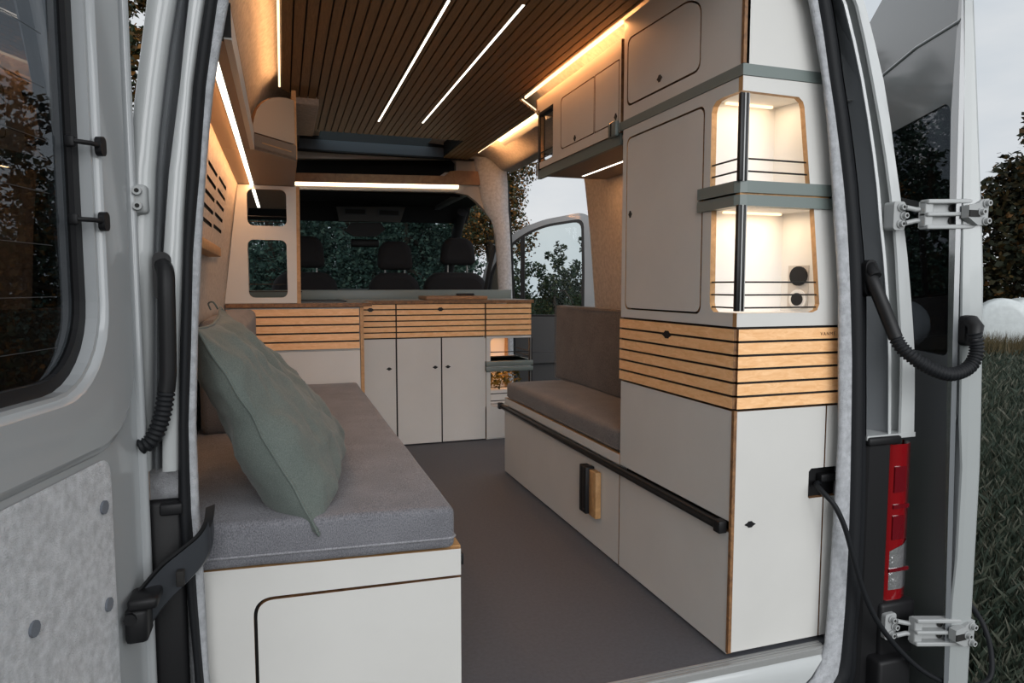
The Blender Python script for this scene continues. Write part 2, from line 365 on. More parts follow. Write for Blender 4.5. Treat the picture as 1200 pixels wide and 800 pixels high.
# left pillar
rows = []; gut = MB(); grows = []
for z, (f,e,d2,c,b,a) in LL:
    rows.append([V((f-.03,3.0,z)),V((f-.01,1.50,z)),V((f,1.40,z)),V((f+.006,1.376,z)),V((e-.004,1.374,z)),V((e+.001,1.40,z))])
    grows.append([V((e+.001,1.40,z)),V((e+.003,1.405,z)),V(((e+d2)/2-.003,1.392,z)),V(((e+d2)/2,1.384,z)),V(((e+d2)/2+.003,1.395,z)),V((d2-.006,1.41,z)),V((d2+.001,1.376,z))])
mb.grid(rows)
rows = [[V((d2+.001,1.376,z)),V((d2+.006,1.372,z)),V((c-.004,1.372,z)),V((c,1.384,z))] for z, (f,e,d2,c,b,a) in LL]
mb.grid(rows); gut.grid(grows, smooth=False)
obj('door_gutter', gut, mat_basic('gutter_painted_shade_left', (.20,.21,.22), .35, coat=.5), body, 'grey rain gutter with painted-in shade')  # left gutter: shade put into a darker copy of the body paint
# skin above the doorway and along the roof
mb.box(.0, 1.38, 1.80, 1.16, 1.46, 1.93, 0, .02)
rows = [[V((x, y, z)) for (x, z) in ((-.10,1.78),(.05,1.90),(.3,1.95),(.86,1.95),(1.11,1.90),(1.27,1.78))] for y in (1.40, 3.93)]
mb.grid(rows)
mb.box(-.46, 1.42, -.30, -.41, 4.7, .70, 0, .02); mb.box(1.60, 1.46, -.30, 1.64, 3.02, .60, 0, .01)
mb.box(-.05, 4.60, 1.875, 1.22, 6.0, 1.93, 0, .01); mb.box(-.1,4.655,1.60,-.06,5.9,1.93); mb.box(1.24,4.655,1.60,1.28,5.9,1.93)
obj('rear_frame', mb, 'paint', body, 'pale grey painted metal')
def strip_rows(R, RL, idx): return [(z, [p[i] for i in idx]) for z, p in R] + [(z, p) for z, p in RL]
mb = MB(); rows = []
for z, (a,b,c) in [(z, p[:3]) for z, p in RR] + RLOW:
    rows.append([V((b-.002,1.384,z)),V((b+(c-b)*.12,1.370,z)),V((b+(c-b)*.4,1.362,z)),V((b+(c-b)*.62,1.369,z)),V((b+(c-b)*.66,1.378,z)),V((b+(c-b)*.9,1.375,z)),V((c+.004,1.380,z)),V((c+.01,1.40,z))])
mb.grid(rows)
obj('door_seal', mb, 'rubber', body, 'black rubber seal')
mb = MB(); rows = []
for z, (c,b,a) in [(z, p[3:]) for z, p in LL] + LLOW:
    rows.append([V((c-.002,1.392,z)),V((c+(b-c)*.15,1.370,z)),V((c+(b-c)*.5,1.362,z)),V((c+(b-c)*.85,1.368,z)),V((b+.002,1.386,z))])
mb.grid(rows)
obj('door_seal', mb, 'rubber', body, 'black rubber seal')
mb = MB(); rows = []
for z, (a,b,c) in [(z, p[:3]) for z, p in RR] + RLOW:
    rows.append([V((a+.06,1.46,z)),V((a+.028,1.405,z)),V((a+.004,1.388,z)),V((a+.002,1.379,z)),V((b-(b-a)*.5,1.375,z)),V((b+.004,1.378,z))])
mb.grid(rows)
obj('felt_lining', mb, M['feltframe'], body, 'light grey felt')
mb = MB(); rows = []
for z, (c,b,a) in [(z, p[3:]) for z, p in LL] + LLOW:
    rows.append([V((b-.004,1.380,z)),V((b+(a-b)*.4,1.378,z)),V((a-.003,1.383,z)),V((a-.001,1.392,z)),V((a-.02,1.42,z)),V((a-.09,1.43,z))])
mb.grid(rows)
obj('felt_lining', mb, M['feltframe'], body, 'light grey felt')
# sill: aluminium edge, painted step, bumper
mb = MB(); mb.grid([[V((x+dx*k,y,z)) for (y,z,k) in ((1.402,-.012,0),(1.390,-.016,0),(1.380,-.03,.06),(1.376,-.07,.28),(1.374,-.11,.62),(1.370,-.15,1),(1.362,-.20,1.1))] for x, dx in ((-.145,.12),(.3,0),(.8,0),(1.336,-.17))])
obj('door_sill', mb, 'paint', body)
mb = MB()
for k in range(3): mb.box(-.15, 1.408-k*.009, -.006-.001*k, 1.340, 1.4145-k*.009, .002-.001*k, 0)
mb.box(-.15, 1.386, -.02, 1.338, 1.41, -.006)
obj('sill_strip', mb, 'alu', body, 'ribbed aluminium strip')
mb = MB(); mb.box(-.42, 1.28, -.42, 1.62, 1.40, -.20, 0, .02)
obj('bumper', mb, 'black', body)
# right tail-light area
mb = MB()
rows = []
for z in (.553,.50,.30,.10,-.06,-.20):
    rows.append([V((1.438,1.392,z)),V((1.452,1.376,z)),V((1.515,1.372,z)),V((1.532,1.385,z)),V((1.57,1.40,z))])
mb.grid(rows, smooth=False)
mb.box(1.44, 1.365, .533, 1.55, 1.40, .556, 0, .006)
mb.box(1.47, 1.33, -.30, 1.58, 1.40, -.04, 0, .01); mb.box(1.50, 1.36, -.05, 1.62, 1.43, .10, 0, .01)
obj('lamp_housing', mb, 'black', body)
def lamp(x0, x1, parent):
    def surf(z0, z1, o=0.0):
        m2 = MB(); m2.grid([[V((x0+o,1.392,z)),V((x0+.006+o,1.376,z)),V((x0+(x1-x0)*.6,1.374,z)),V((x1-.008,1.386,z)),V((x1-o,1.42,z))] for z in (z0,(z0+z1)/2,z1)]); return m2
    t = obj('tail_light', surf(.10,.53), 'red', parent, 'red lamp lens')
    m2 = surf(.13,.235,.004); m2.v = [p+V((0,-.002,(p.x-x0)*.35 if p.z > .2 else 0)) for p in m2.v]
    obj('reversing_lens', m2, 'clear', t, 'clear silver lens')
    for (a_, z0, b_, z1) in ((.012,.40,.035,.47),(.012,.355,.02,.366),(.012,.27,.035,.335),(.006,.18,.012,.19)):
        obj('lens_bar', MB().box(x0+a_,1.3712,z0,x1-b_,1.3752,z1), 'reddark', t, 'dark red lens bar')
lamp(1.526, 1.612, body)
mb = MB(); mb.box(-.262, 1.374, -.20, -.188, 1.40, .555, 0, .01); mb.box(-.225,1.360,.53,-.186,1.39,.552,0,.004)
obj('lamp_housing', mb, 'black', body)
mb = MB(); mb.box(-.40, 1.372, .08, -.243, 1.40, .53, 0, .008)
obj('tail_light', mb, 'red', body, 'narrow strip of red lamp lens')

# ------------------------------------------------------------------ rear doors
def hinge(parent, z, Y=1.30):
    """right-hand hinge: body plate, ribbed arm, door plate with bolts"""
    pass
LD = math.radians(180+13)      # left door: local +x runs from hinge towards the camera
# left door: x = distance from hinge, y = outward (away from aisle), z up
ld = thing('rear_door', 'open left rear van door with tinted window and felt lower panel', 'van door', (-.25,1.36,-.40), 0)
ang = math.atan2(-.974, -.225)
Lm = Matrix.Translation(V((-.25,1.36,0))) @ Matrix.Rotation(ang, 4, 'Z')
def L(mb): return mb.xf(Lm)
# in local frame: +x along door, local y: which side faces aisle? rotate(ang): y axis = (-sin,cos) = (.974,-.225) -> faces aisle/camera
DO = [(0,-.33),(.80,-.33),(.80,1.40),(.70,1.70),(.55,1.80),(.08,1.80),(.0,1.72)]
win = rr(.128,.795,.74,1.66,(.13,.13,.12,.10),8)
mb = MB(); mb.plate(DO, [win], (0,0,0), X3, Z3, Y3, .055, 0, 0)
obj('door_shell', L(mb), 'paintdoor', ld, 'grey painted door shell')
# raised pressing round the window
def ring(o1, o2, y0, y1): 
    m = MB(); n = len(o1)
    m.grid([[V((p[0],y0,p[1])) for p in o1],[V((p[0],y1,p[1])) for p in o2]], closed=True); return m
press_o = rr(.022,.685,.785,1.76,(.13,.05,.1,.05),8); press_i = rr(.034,.70,.773,1.75,(.12,.05,.1,.05),8)
win2 = rr(.112,.780,.754,1.674,(.14,.14,.12,.10),8)
mb = MB(); mb.plate(press_i, [win2], (0,.009,0), X3, Z3, Y3, .003, 0, 0)
mb.grid([[V((p[0],.0,p[1])) for p in press_o],[V((p[0],.006,p[1])) for p in [(a*.6+b*.4, c*.6+d*.4) for (a,c),(b,d) in zip(press_o,press_i)]],[V((p[0],.009,p[1])) for p in press_i]], closed=True)
mb.grid([[V((p[0],.009,p[1])) for p in win2],[V((p[0],.004,p[1])) for p in rr(.120,.788,.746,1.666,(.135,.135,.12,.10),8)],[V((p[0],-.03,p[1])) for p in win]], closed=True)
obj('inner_pressing', L(mb), 'paintdoor', ld)
mb = MB(); wo = rr(.122,.79,.745,1.665,(.132,.132,.12,.1),8); wi = rr(.146,.814,.72,1.64,(.115,.115,.1,.09),8)
mb.plate(wo, [wi], (0,-.018,0), X3, Z3, Y3, .012, 0, 0)
obj('window_seal', L(mb), 'black', ld, 'black window border')
mb = MB(); mb.plate(wo, [], (0,-.026,0), X3, Z3, Y3, .004, 0, 0)
pane = obj('window_pane', L(mb), 'glassdark', ld, 'dark tinted glass')
for k in range(8):
    zz = .86+k*.075
    mb = MB(); mb.tube([V((.20,-.0245,zz)),V((.45,-.0245,zz)),V((.72,-.0245,zz))], .0005, 4)
    obj('heating_wire', L(mb), 'cabgrey', pane)
fo = rr(.125,-.10,.77,.668,(.02,.02,.02,.025),4)
mb = MB(); mb.plate(fo, [], (0,.004,0), X3, Z3, Y3, .004, 0, 0); 
mb.grid([[V((p[0],.003,p[1])) for p in rr(.118,-.107,.777,.675,.03,4)],[V((p[0],.004,p[1])) for p in rr(.125,-.10,.77,.668,.025,4)]], closed=True)
fp = obj('felt_panel', L(mb), 'felt', ld, 'light grey felt panel')
for (px, pz) in ((.150,.60),(.345,.50),(.150,.44),(.345,.20)):
    mb = MB(); mb.tube([V((px,.003,pz)),V((px,.0075,pz))], .011, 12)
    obj('push_clip', L(mb), 'hatch2', fp)
for pz in (1.168, 1.052):
    mb = MB(); mb.plate(rr(.116,pz-.015,.134,pz+.015,.0088,5), [], (0,.019,0), X3, Z3, Y3, .010, 0, 0)
    ct = obj('window_catch', L(mb), 'black', ld, 'black window catch')
    mb = MB(); mb.tube([V((.125,.015,pz)),V((.150,.012,pz)),V((.165,-.006,pz))], .0038, 8)
    mb.box(.158,-.018,pz-.009,.168,-.004,pz+.009,0,.003)
    obj('catch_arm', L(mb), 'black', ct)
# door edge strip toward the hinge
mb = MB(); mb.box(-.004,-.055,-.30,.012,.012,1.70,0,.006)
obj('door_edge', L(mb), 'paintdoor', ld)
# hinge plate with two bolts in the gutter
mb = MB(); mb.box(-.262,1.352,1.078,-.222,1.40,1.128,0,.006)
hp = obj('hinge_plate', mb, 'hinge', ld)
for zz in (1.090,1.116):
    mb = MB(); mb.tube([V((-.236,1.356,zz)),V((-.236,1.342,zz))], .0075, 12); mb.tube([V((-.236,1.3425,zz)),V((-.236,1.3415,zz))], .004, 8, 1)
    obj('bolt', mb, ['hinge','dark'], hp)

# right door: folded right round along the van's side
RDang = math.radians(64)
rd = thing('rear_door', 'right rear van door folded back beside the tail light with hinges showing', 'van door', (1.70,1.29,-.40))
Rm = Matrix.Translation(V((1.652,1.285,0))) @ Matrix.Rotation(RDang, 4, 'Z')
def R_(mb):
    mb.xf(Rm); mb.v = [p - V((.066*max(0,(p.z-.5)/1.15)**1.1, 0, 0)) for p in mb.v]; return mb   # the door follows the lean of the van's side
# local x along the door (away from camera), local +y faces the van; slab extends to -y
lean = lambda z: -.055*max(0,(z-.9)/.8)**1.3
def leaned(mb):
    mb.v = [p + V((0, -lean(p.z)*.0, 0)) for p in mb.v]; return mb
DO = [(0,-.36),(.78,-.36),(.78,1.55),(.60,1.80),(.40,1.86),(.0,1.78)]
win = rr(.055,.765,.70,1.42,(.035,.10,.10,.035),6)
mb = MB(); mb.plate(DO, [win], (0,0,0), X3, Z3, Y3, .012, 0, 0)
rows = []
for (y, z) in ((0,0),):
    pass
obj('outer_skin', R_(mb), mat_basic('outer_skin_dark_reflection', (.15,.16,.17), .25, coat=.9), rd, 'glossy grey outer skin')  # base colour darkened to stand in for reflections of dark surroundings
mb = MB(); mb.plate(rr(.05,.76,.705,1.425,(.037,.10,.10,.037),6), [], (0,-.004,0), X3, Z3, Y3, .005, 0, 0)
obj('window_pane', R_(mb), 'glassblack', rd, 'dark tinted glass')
mb = MB(); mb.tube([V((.004,.001,1.60)),V((.25,.001,1.615)),V((.74,.001,1.60))], .0045, 8); obj('swage_line', R_(mb), 'paintdoor', rd)
mb = MB(); mb.box(.01,-.04,-.36,.78,-.012,.60,0,.01); mb.box(.01,-.026,1.46,.60,-.012,1.70,0,.006); mb.box(.01,-.03,.58,.045,-.012,1.48,0,.006); mb.box(.71,-.04,.58,.78,-.012,1.48,0,.006)
obj('inner_frame', R_(mb), 'paintdoor', rd)
mb = MB()
rows = []
for z in [-.36+.12*k for k in range(19)]:
    w = .052 if z < 1.0 else .052-.028*((z-1.0)/.65)
    sh = 0.006 if .18 < z < .50 else 0
    rows.append([V((.0,.0005-sh,z)),V((-.004,-.003-sh,z)),V((-.005,-.02,z)),V((-.005,-w+.005,z)),V((-.001,-w,z)),V((.02,-w,z))])
mb.grid(rows, smooth=False)
obj('door_edge', R_(mb), mat_basic('door_edge_paint', (.33,.35,.35), .35, coat=.5), rd, 'pale painted hinge edge')
def bolt(parent, p, n=V((0,-1,0)), r=.0095):
    mb = MB(); a = V(p); mb.tube([a, a+n*.004], r*1.35, 14); mb.tube([a+n*.004, a+n*.012], r*.8, 6); mb.tube([a+n*.012, a+n*.0125], r*.45, 8, 1)
    obj('bolt', mb, ['hinge','dark'], parent)
def door_hinge(zl, zr, xb):
    """zl/zr heights at the body and door ends"""
    h = MB(); Y0 = 1.335
    def zz(x): return zl + (zr-zl)*(x-xb)/(1.70-xb)
    def bar(x0, x1, dz0, dz1, y0, y1, b=.003):
        a0, a1 = zz(x0), zz(x1); m2 = MB(); m2.box(x0, y0, dz0, x1, y1, dz1, 0, b)
        m2.v = [V((p.x, p.y - (p.x-xb)*.28, p.z + a0 + (a1-a0)*(p.x-x0)/(x1-x0))) for p in m2.v]; h.add(m2.v, m2.f, 0)
    L0, L1 = xb+.045, xb+.166
    bar(L0, L1, .026, .037, Y0-.022, Y0+.004); bar(L0, L1, -.037, -.026, Y0-.022, Y0+.004)
    bar(L0, L1, -.005, .005, Y0-.022, Y0+.004); bar(L0, L0+.02, -.034, .034, Y0-.014, Y0+.004)
    bar(L1-.016, L1, -.034, .034, Y0-.018, Y0+.004); bar(L0, L1, -.034, .034, Y0+.002, Y0+.008)
    hg = obj('hinge', h, 'hinge', rd, 'pale painted ribbed hinge arm')
    for dz in (.0155, -.0155):
        m2 = MB(); xx = (L0+L1)/2+.018; m2.tube([V((xx, Y0+.001-(xx-xb)*.28, zz(xx)+dz)), V((xx, Y0-.0005-(xx-xb)*.28, zz(xx)+dz))], .0095, 14)
        obj('hinge_hole', m2, 'dark', hg)
    m2 = MB(); m2.plate(rr(xb-.012,zl-.036,xb+.026,zl+.036,.009,4), [], (0,1.350,0), X3, Z3, -Y3, .03, 0, 0)
    fl = obj('body_flange', m2, 'hinge', hg)
    for (dx, dz) in ((.008,.021),(.018,.0),(.008,-.021)):
        bolt_mb = MB(); a = V((xb+dx,1.350,zl+dz)); bolt_mb.tube([a,a+V((0,-.004,0))],.0105,14); bolt_mb.tube([a+V((0,-.004,0)),a+V((0,-.013,0))],.0075,10); bolt_mb.tube([a+V((0,-.013,0)),a+V((0,-.0135,0))],.004,8,1)
        obj('bolt', bolt_mb, ['hinge','dark'], hg)
    for dz in (.014,-.014):
        m2 = MB(); m2.tube([V((xb+.014,1.338,zl+dz*1.4)),V((xb+.04,1.332,zz(xb+.04)+dz)),V((xb+.066,1.318,zz(xb+.066)+dz))], .0065, 8)
        obj('hinge_finger', m2, 'hinge', hg)
    # door-side plate
    xd = xb+.137; yd = 1.256
    m2 = MB(); m2.plate([(xd-.012,zr-.012),(xd+.02,zr-.030),(xd+.052,zr-.030),(xd+.054,zr+.036),(xd+.034,zr+.034),(xd+.02,zr+.024),(xd-.012,zr+.018)], [], (0,yd,0), X3, Z3, -Y3, .02, 0, 0)
    dp = obj('door_flange', m2, 'hinge', hg)
    for (dx, dz) in ((.042,.024),(.026,.002),(.042,-.020)):
        a = V((xd+dx,yd,zr+dz)); b = MB(); b.tube([a,a+V((0,-.004,0))],.0105,14); b.tube([a+V((0,-.004,0)),a+V((0,-.013,0))],.0075,10); b.tube([a+V((0,-.013,0)),a+V((0,-.0135,0))],.004,8,1)
        obj('bolt', b, ['hinge','dark'], hg)
    m2 = MB(); m2.box(xd-.012, yd-.003, zr-.010, xd+.022, yd, zr+.006)
    obj('hinge_slot', m2, 'dark', hg)
door_hinge(1.129, 1.132, 1.482)
door_hinge(.042, .038, 1.515)

# corrugated wiring conduits
def conduit(name, label, pts, straight, boot_a=None, boot_b=None, r=.0135, axis_b=None):
    t = thing(name, label, 'conduit', tuple(pts[0]))
    sp = spline(pts, 10)
    n1 = int(len(sp)*straight)
    obj('smooth_sleeve', MB().tube(sp[:n1+1], r*1.02, 12), 'black', t)
    fine = []; rs = []
    seg = sp[n1:]
    d = 0; length = sum((seg[i+1]-seg[i]).length for i in range(len(seg)-1))
    npts = int(length/.0022); j = 0; acc = 0
    for k in range(npts+1):
        target = length*k/npts
        while j < len(seg)-2 and acc + (seg[j+1]-seg[j]).length < target:
            acc += (seg[j+1]-seg[j]).length; j += 1
        l = (seg[j+1]-seg[j]).length or 1e-6
        fine.append(seg[j].lerp(seg[j+1], min(1,(target-acc)/l))); rs.append(r*(1.06 if (k//2) % 2 else .86))
    obj('corrugated_hose', MB().tube(fine, rs, 12), 'rubber', t)
    return t
t = conduit('cable_conduit', 'black corrugated conduit looping from the body to the folded right door',
    [(1.416,1.37,.985),(1.413,1.35,.960),(1.425,1.335,.912),(1.443,1.32,.853),(1.455,1.30,.803),(1.478,1.27,.768),(1.520,1.248,.742),(1.565,1.240,.735),(1.614,1.238,.752),(1.634,1.238,.790),(1.628,1.242,.835)], .36, r=.0165)
mb = MB(); mb.plate(rr(1.398,.925,1.435,1.018,.018,6), [], (0,1.36,0), X3, Z3, -Y3, .035, 0, 0); mb.tube([V((1.418,1.385,.99)),V((1.417,1.362,.995)),V((1.414,1.345,.975))], [.016,.018,.015], 12)
obj('rubber_boot', mb, 'black', t)
mb = MB(); mb.plate(rr(1.622,.80,1.662,.878,.019,6), [], (0,1.262,0), X3, Z3, -Y3, .02, 0, 0); mb.tube([V((1.640,1.262,.862)),V((1.635,1.244,.85)),V((1.629,1.242,.815))], [.019,.018,.015], 12)
obj('rubber_boot', mb, 'black', t)
t = conduit('cable_conduit', 'black conduit hanging in the left door gutter behind the left rear door',
    [(-.205,1.375,.99),(-.198,1.36,.972),(-.197,1.352,.93),(-.199,1.352,.82),(-.202,1.352,.774),(-.213,1.352,.715),(-.230,1.352,.676),(-.250,1.352,.664)], .60, r=.0145)
mb = MB(); mb.plate(rr(-.220,.925,-.190,1.012,.014,6), [], (0,1.366,0), X3, Z3, -Y3, .03, 0, 0)
obj('rubber_boot', mb, 'black', t)

# check strap of the left door
t = thing('check_strap', 'dark metal check strap joining the left rear door to the frame', 'door strap', (-.26,1.26,.36))
arm = [(-.246,1.30,.385),(-.215,1.315,.420),(-.180,1.325,.448),(-.156,1.335,.468),(-.143,1.345,.490),(-.140,1.362,.515)]
sp = spline(arm, 6); mb = MB(); rows = []
for i, p in enumerate(sp):
    u = i/(len(sp)-1); h = .036*(1-u*.42)
    rows.append([p+V((0,-.004,h)), p+V((.002,-.006,-h)), p+V((.006,.004,-h)), p+V((.004,.006,h))])
mb.grid(rows, closed=True, smooth=False)
obj('strap_arm', mb, mat_basic('strap_steel', (.06,.065,.075), .35, metal=.6), t)
mb = MB(); rows = []
for i, p in enumerate(sp):
    u = i/(len(sp)-1); h = .036*(1-u*.42)
    rows.append([p+V((-.006,-.010,h)),p+V((-.006,-.010,h+.006)),p+V((.008,.008,h+.006)),p+V((.008,.008,h))])
mb.grid(rows, closed=True, smooth=False)
obj('strap_flange', mb, 'black', t)
mb = MB(); mb.box(-.193,1.300,.418,-.180,1.316,.446,0,.002)
obj('strap_slot', mb, 'dark', t)
mb = MB(); mb.box(-.268,1.255,.345,-.232,1.31,.405,0,.008); mb.box(-.262,1.25,.405,-.215,1.31,.425,0,.006); mb.tube([V((-.258,1.25,.392)),V((-.258,1.31,.392))],.010,10)
obj('strap_bracket', mb, 'black', t)

# ------------------------------------------------------------------ right tall cabinet
XF, YR = 1.06, 1.42
tw = thing('tall_cabinet', 'tall white cabinet with lit corner niches beside the right rear door', 'cabinet', (1.22,1.72,0))
LFc = dict(O=(XF,0,0), U=Y3, W=Z3, Nn=-X3)      # side facing the aisle
RF = dict(O=(0,YR,0), U=X3, W=Z3, Nn=-Y3)       # side facing the camera
WP = ['white', 'ply', 'dark']
def frame_and_door(parent, face, outline, door, gap, door_name, th=.016, pull_at=None, notch=None):
    mb = MB(); mb.plate(outline, [door] if door else [], face['O'], face['U'], face['W'], face['Nn'], th, 0, 1)
    return mb
# dark core behind the gaps
mb = MB(); mb.box(1.085, 1.60, 0.01, 1.33, 2.02, 1.79); mb.box(1.085,1.445,0.02,1.36,1.62,.835); mb.box(1.085,1.445,1.50,1.22,1.62,1.79)
obj('carcass', mb, 'dark', tw)
# upper section, aisle side
def soft(poly, r, n=4):
    out = []; m = len(poly)
    for i in range(m):
        p0, p, p1 = V(poly[i-1]), V(poly[i]), V(poly[(i+1) % m])
        a = (p0-p); b = (p1-p); q = min(r, a.length*.45, b.length*.45); a = p+a.normalized()*q; b = p+b.normalized()*q
        for k in range(n+1):
            t = k/n; c = a*(1-t)**2 + p*2*t*(1-t) + b*t*t; out.append((c.x, c.y))
    return out
dtop = soft([(1.600,1.518),(2.008,1.522),(2.008,1.735),(1.660,1.722),(1.600,1.690)], .028)
mb = MB(); mb.plate([(1.42,1.484),(2.03,1.484),(2.03,1.80),(1.42,1.80)], [dtop], **{k: LFc[k] for k in LFc}, th=.016)
obj('side_panel', mb, WP, tw)
def shrink(poly, d):
    cx = sum(p[0] for p in poly)/len(poly); cy = sum(p[1] for p in poly)/len(poly)
    xs = [p[0] for p in poly]; ys = [p[1] for p in poly]; wx = (max(xs)-min(xs))/2; wy = (max(ys)-min(ys))/2
    return [(cx+(p[0]-cx)*(1-d/wx), cy+(p[1]-cy)*(1-d/wy)) for p in poly]
def door(parent, poly, face, pull_pos=None, name='door', gap=.0055, w=.034, h=.013, mats=WP, off=0):
    mb = MB(); mb.plate(shrink(poly, gap), [], V(face['O'])+V(face['Nn'])*off, face['U'], face['W'], face['Nn'], .016, 0, 1)
    d = obj(name, mb, mats, parent)
    if pull_pos:
        obj('finger_pull', pull(V(face['O'])+V(face['U'])*pull_pos[0]+Z3*pull_pos[1]+V(face['Nn'])*off, face['U'], face['Nn'], w, h), 'black', d, 'black finger pull')
    return d
door(tw, dtop, LFc, (1.808,1.556), w=.03, h=.02)
# middle section, aisle side, notched for the two corner niches
dmid = rr(1.575,.876,2.004,1.424,.022)
mid = [(1.4364,.850),(2.03,.850),(2.03,1.455),(1.4364,1.455),(1.4364,1.421),(1.50,1.423),(1.525,1.421),(1.540,1.410),(1.545,1.395),(1.545,1.205),(1.4364,1.205),(1.4364,1.148),(1.537,1.148),(1.535,.908),(1.530,.893),(1.517,.884),(1.4364,.884)]
mb = MB(); mb.plate(mid, [dmid], LFc['O'], LFc['U'], LFc['W'], LFc['Nn'], .016, 0, 1)
obj('side_panel', mb, ['white','plylight'], tw)
door(tw, dmid, LFc, (1.975,1.18), w=.022, h=.022)
# rear side panels
mb = MB(); mb.plate([(1.063,1.480),(1.30,1.480),(1.285,1.56),(1.25,1.68),(1.18,1.80),(1.063,1.80)], [], RF['O'], RF['U'], RF['W'], RF['Nn'], .016, 0, 1)
obj('rear_panel', mb, WP, tw)
mid = [(1.06,.850),(1.392,.850),(1.376,1.10),(1.345,1.148),(1.283,1.148)] + [(1.311,.905),(1.305,.890),(1.290,.884),(1.06,.884)]
mb = MB(); mb.plate(mid, [], RF['O'], RF['U'], RF['W'], RF['Nn'], .016, 0, 1)
up = [(1.06,1.455),(1.06,1.420),(1.225,1.418),(1.238,1.408),(1.243,1.395),(1.268,1.206),(1.352,1.206),(1.335,1.33),(1.305,1.455)]
mb.plate(up, [], RF['O'], RF['U'], RF['W'], RF['Nn'], .016, 0, 1)
obj('rear_panel', mb, ['white','plylight'], tw)
# corner ply edges
for z0, z1 in ((1.484,1.80),(.012,.640)):
    obj('corner_edge', MB().box(1.058,1.418,z0,1.067,1.428,z1), 'ply', tw, 'brown plywood edge')
# grey-green bands
def band(z0, z1, y1, x1, mi='teal', off=.004, r=.0):
    o = off; c = .022 if r else 0
    pts = [(XF-o, y1)] + ([(XF-o, YR-o+c),(XF-o+c*.3,YR-o+c*.3),(XF-o+c, YR-o)] if c else [(XF-o, YR-o)]) + [(x1, YR-o),(x1,YR+.02),(XF+.02,YR+.02),(XF+.02,y1)]
    return MB().prism(pts, z0, z1)
obj('grey_band', band(1.456, 1.483, 2.055, 1.312, off=.002), 'teal', tw, 'grey-green band under the top section')
obj('grey_band', band(1.178, 1.207, 1.592, 1.36, off=.007, r=1), 'teal', tw, 'grey-green band')
obj('grey_band', band(1.146, 1.173, 1.592, 1.375, off=.007, r=1), 'teal', tw, 'grey-green band')
obj('band_gap', band(1.171, 1.180, 1.59, 1.33, off=.0), 'plylight', tw)
# niche boxes
def niche(z0, z1, xr, parent):
    mb = MB()
    mb.add([(1.064,1.552,z0),(xr,1.552,z0),(xr,1.552,z1),(1.064,1.552,z1)], [(0,1,2,3)])
    mb.add([(xr,1.552,z0),(xr+.03,1.425,z0),(xr+.03,1.425,z1),(xr,1.552,z1)], [(0,1,2,3)])
    mb.add([(1.062,1.424,z0),(1.40,1.424,z0),(1.40,1.552,z0),(1.062,1.552,z0)], [(0,1,2,3)])
    mb.add([(1.062,1.424,z1),(1.40,1.424,z1),(1.40,1.552,z1),(1.062,1.552,z1)], [(0,3,2,1)])
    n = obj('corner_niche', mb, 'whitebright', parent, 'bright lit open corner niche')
    obj('niche_light', MB().box(1.10,1.535,z1-.006,xr-.02,1.545,z1-.001), 'ledwarm', n)
    return n
n1 = niche(1.206, 1.426, 1.262, tw); n2 = niche(.8832, 1.147, 1.300, tw)
for nn, zs in ((n1,(1.232,1.262)),(n2,(.897,.929,.961))):
    for z in zs:
        obj('guard_rod', MB().tube([V((1.066,1.545,z)),V((1.066,1.43,z))], .0024, 6), 'blackmetal', nn, 'black guard rod')
        obj('guard_rod', MB().tube([V((1.066,1.43,z)),V((1.266 if z > 1.2 else 1.308,1.43,z))], .0024, 6), 'blackmetal', nn, 'black guard rod')
for z0, z1 in ((1.205,1.414),(.889,1.148)):
    mb = MB(); mb.box(1.0505,1.412,z0,1.0625,1.424,z1,0,.002); mb.box(1.062,1.414,z0,1.067,1.424,z1,1); mb.box(1.0665,1.412,z0,1.0735,1.424,z1,0,.002); mb.box(1.0735,1.414,z0,1.0765,1.424,z1,1)
    obj('corner_post', mb, ['blackmetal','alu'], tw, 'black and aluminium corner post')
# sockets on the right inner side of the lower niche
sx = lambda y: 1.300+.03*(1.552-y)/.127
sd = V((sx(1.466)-sx(1.53), 1.466-1.53, 0)).normalized(); sn = V((-abs(sd.y), sd.x, 0)); sn = V((sd.y, -sd.x, 0)); sn = sn if sn.x < 0 else -sn
so = V((sx(1.53),1.53,0))+sn*.002
mb = MB(); mb.plate([(0,.892),(.062,.892),(.062,1.006),(0,1.006)], [], so, sd, Z3, sn, .002, 0, 0)
pl = obj('socket_plate', mb, 'socketplate', tw, 'beige plate with two sockets')
for zc, m1, in ((.978,'black'),(.916,'whitebright')):
    c = so+sd*.034+Z3*zc
    if m1 == 'whitebright':
        obj('socket_ring', MB().tube([c, c+sn*.006], .026, 18), 'whitebright', pl, 'white socket ring')
        obj('socket', MB().tube([c+sn*.006, c+sn*.009], .017, 18), 'black', pl)
    else:
        obj('socket', MB().tube([c, c+sn*.006], .026, 18), 'black', pl)
# wooden band: drawer front on the aisle side, fixed slats on the rear side
obj_d = obj('drawer_front', slats((XF-.004,1.424,.645), Y3, -X3, .606, .199, 6), SL, tw, 'birch slat drawer front')
obj('finger_pull', pull((XF-.004,1.736,.811), Y3, -X3, .055, .022), 'black', obj_d, 'black finger pull')
sr = obj('slat_panel', slats((1.064,YR-.004,.645), X3, -Y3, .326, .199, 6), SL, tw, 'birch slat panel')
obj('band_backing', MB().box(1.07,1.43,.642,1.385,2.03,.850), 'dark', tw)
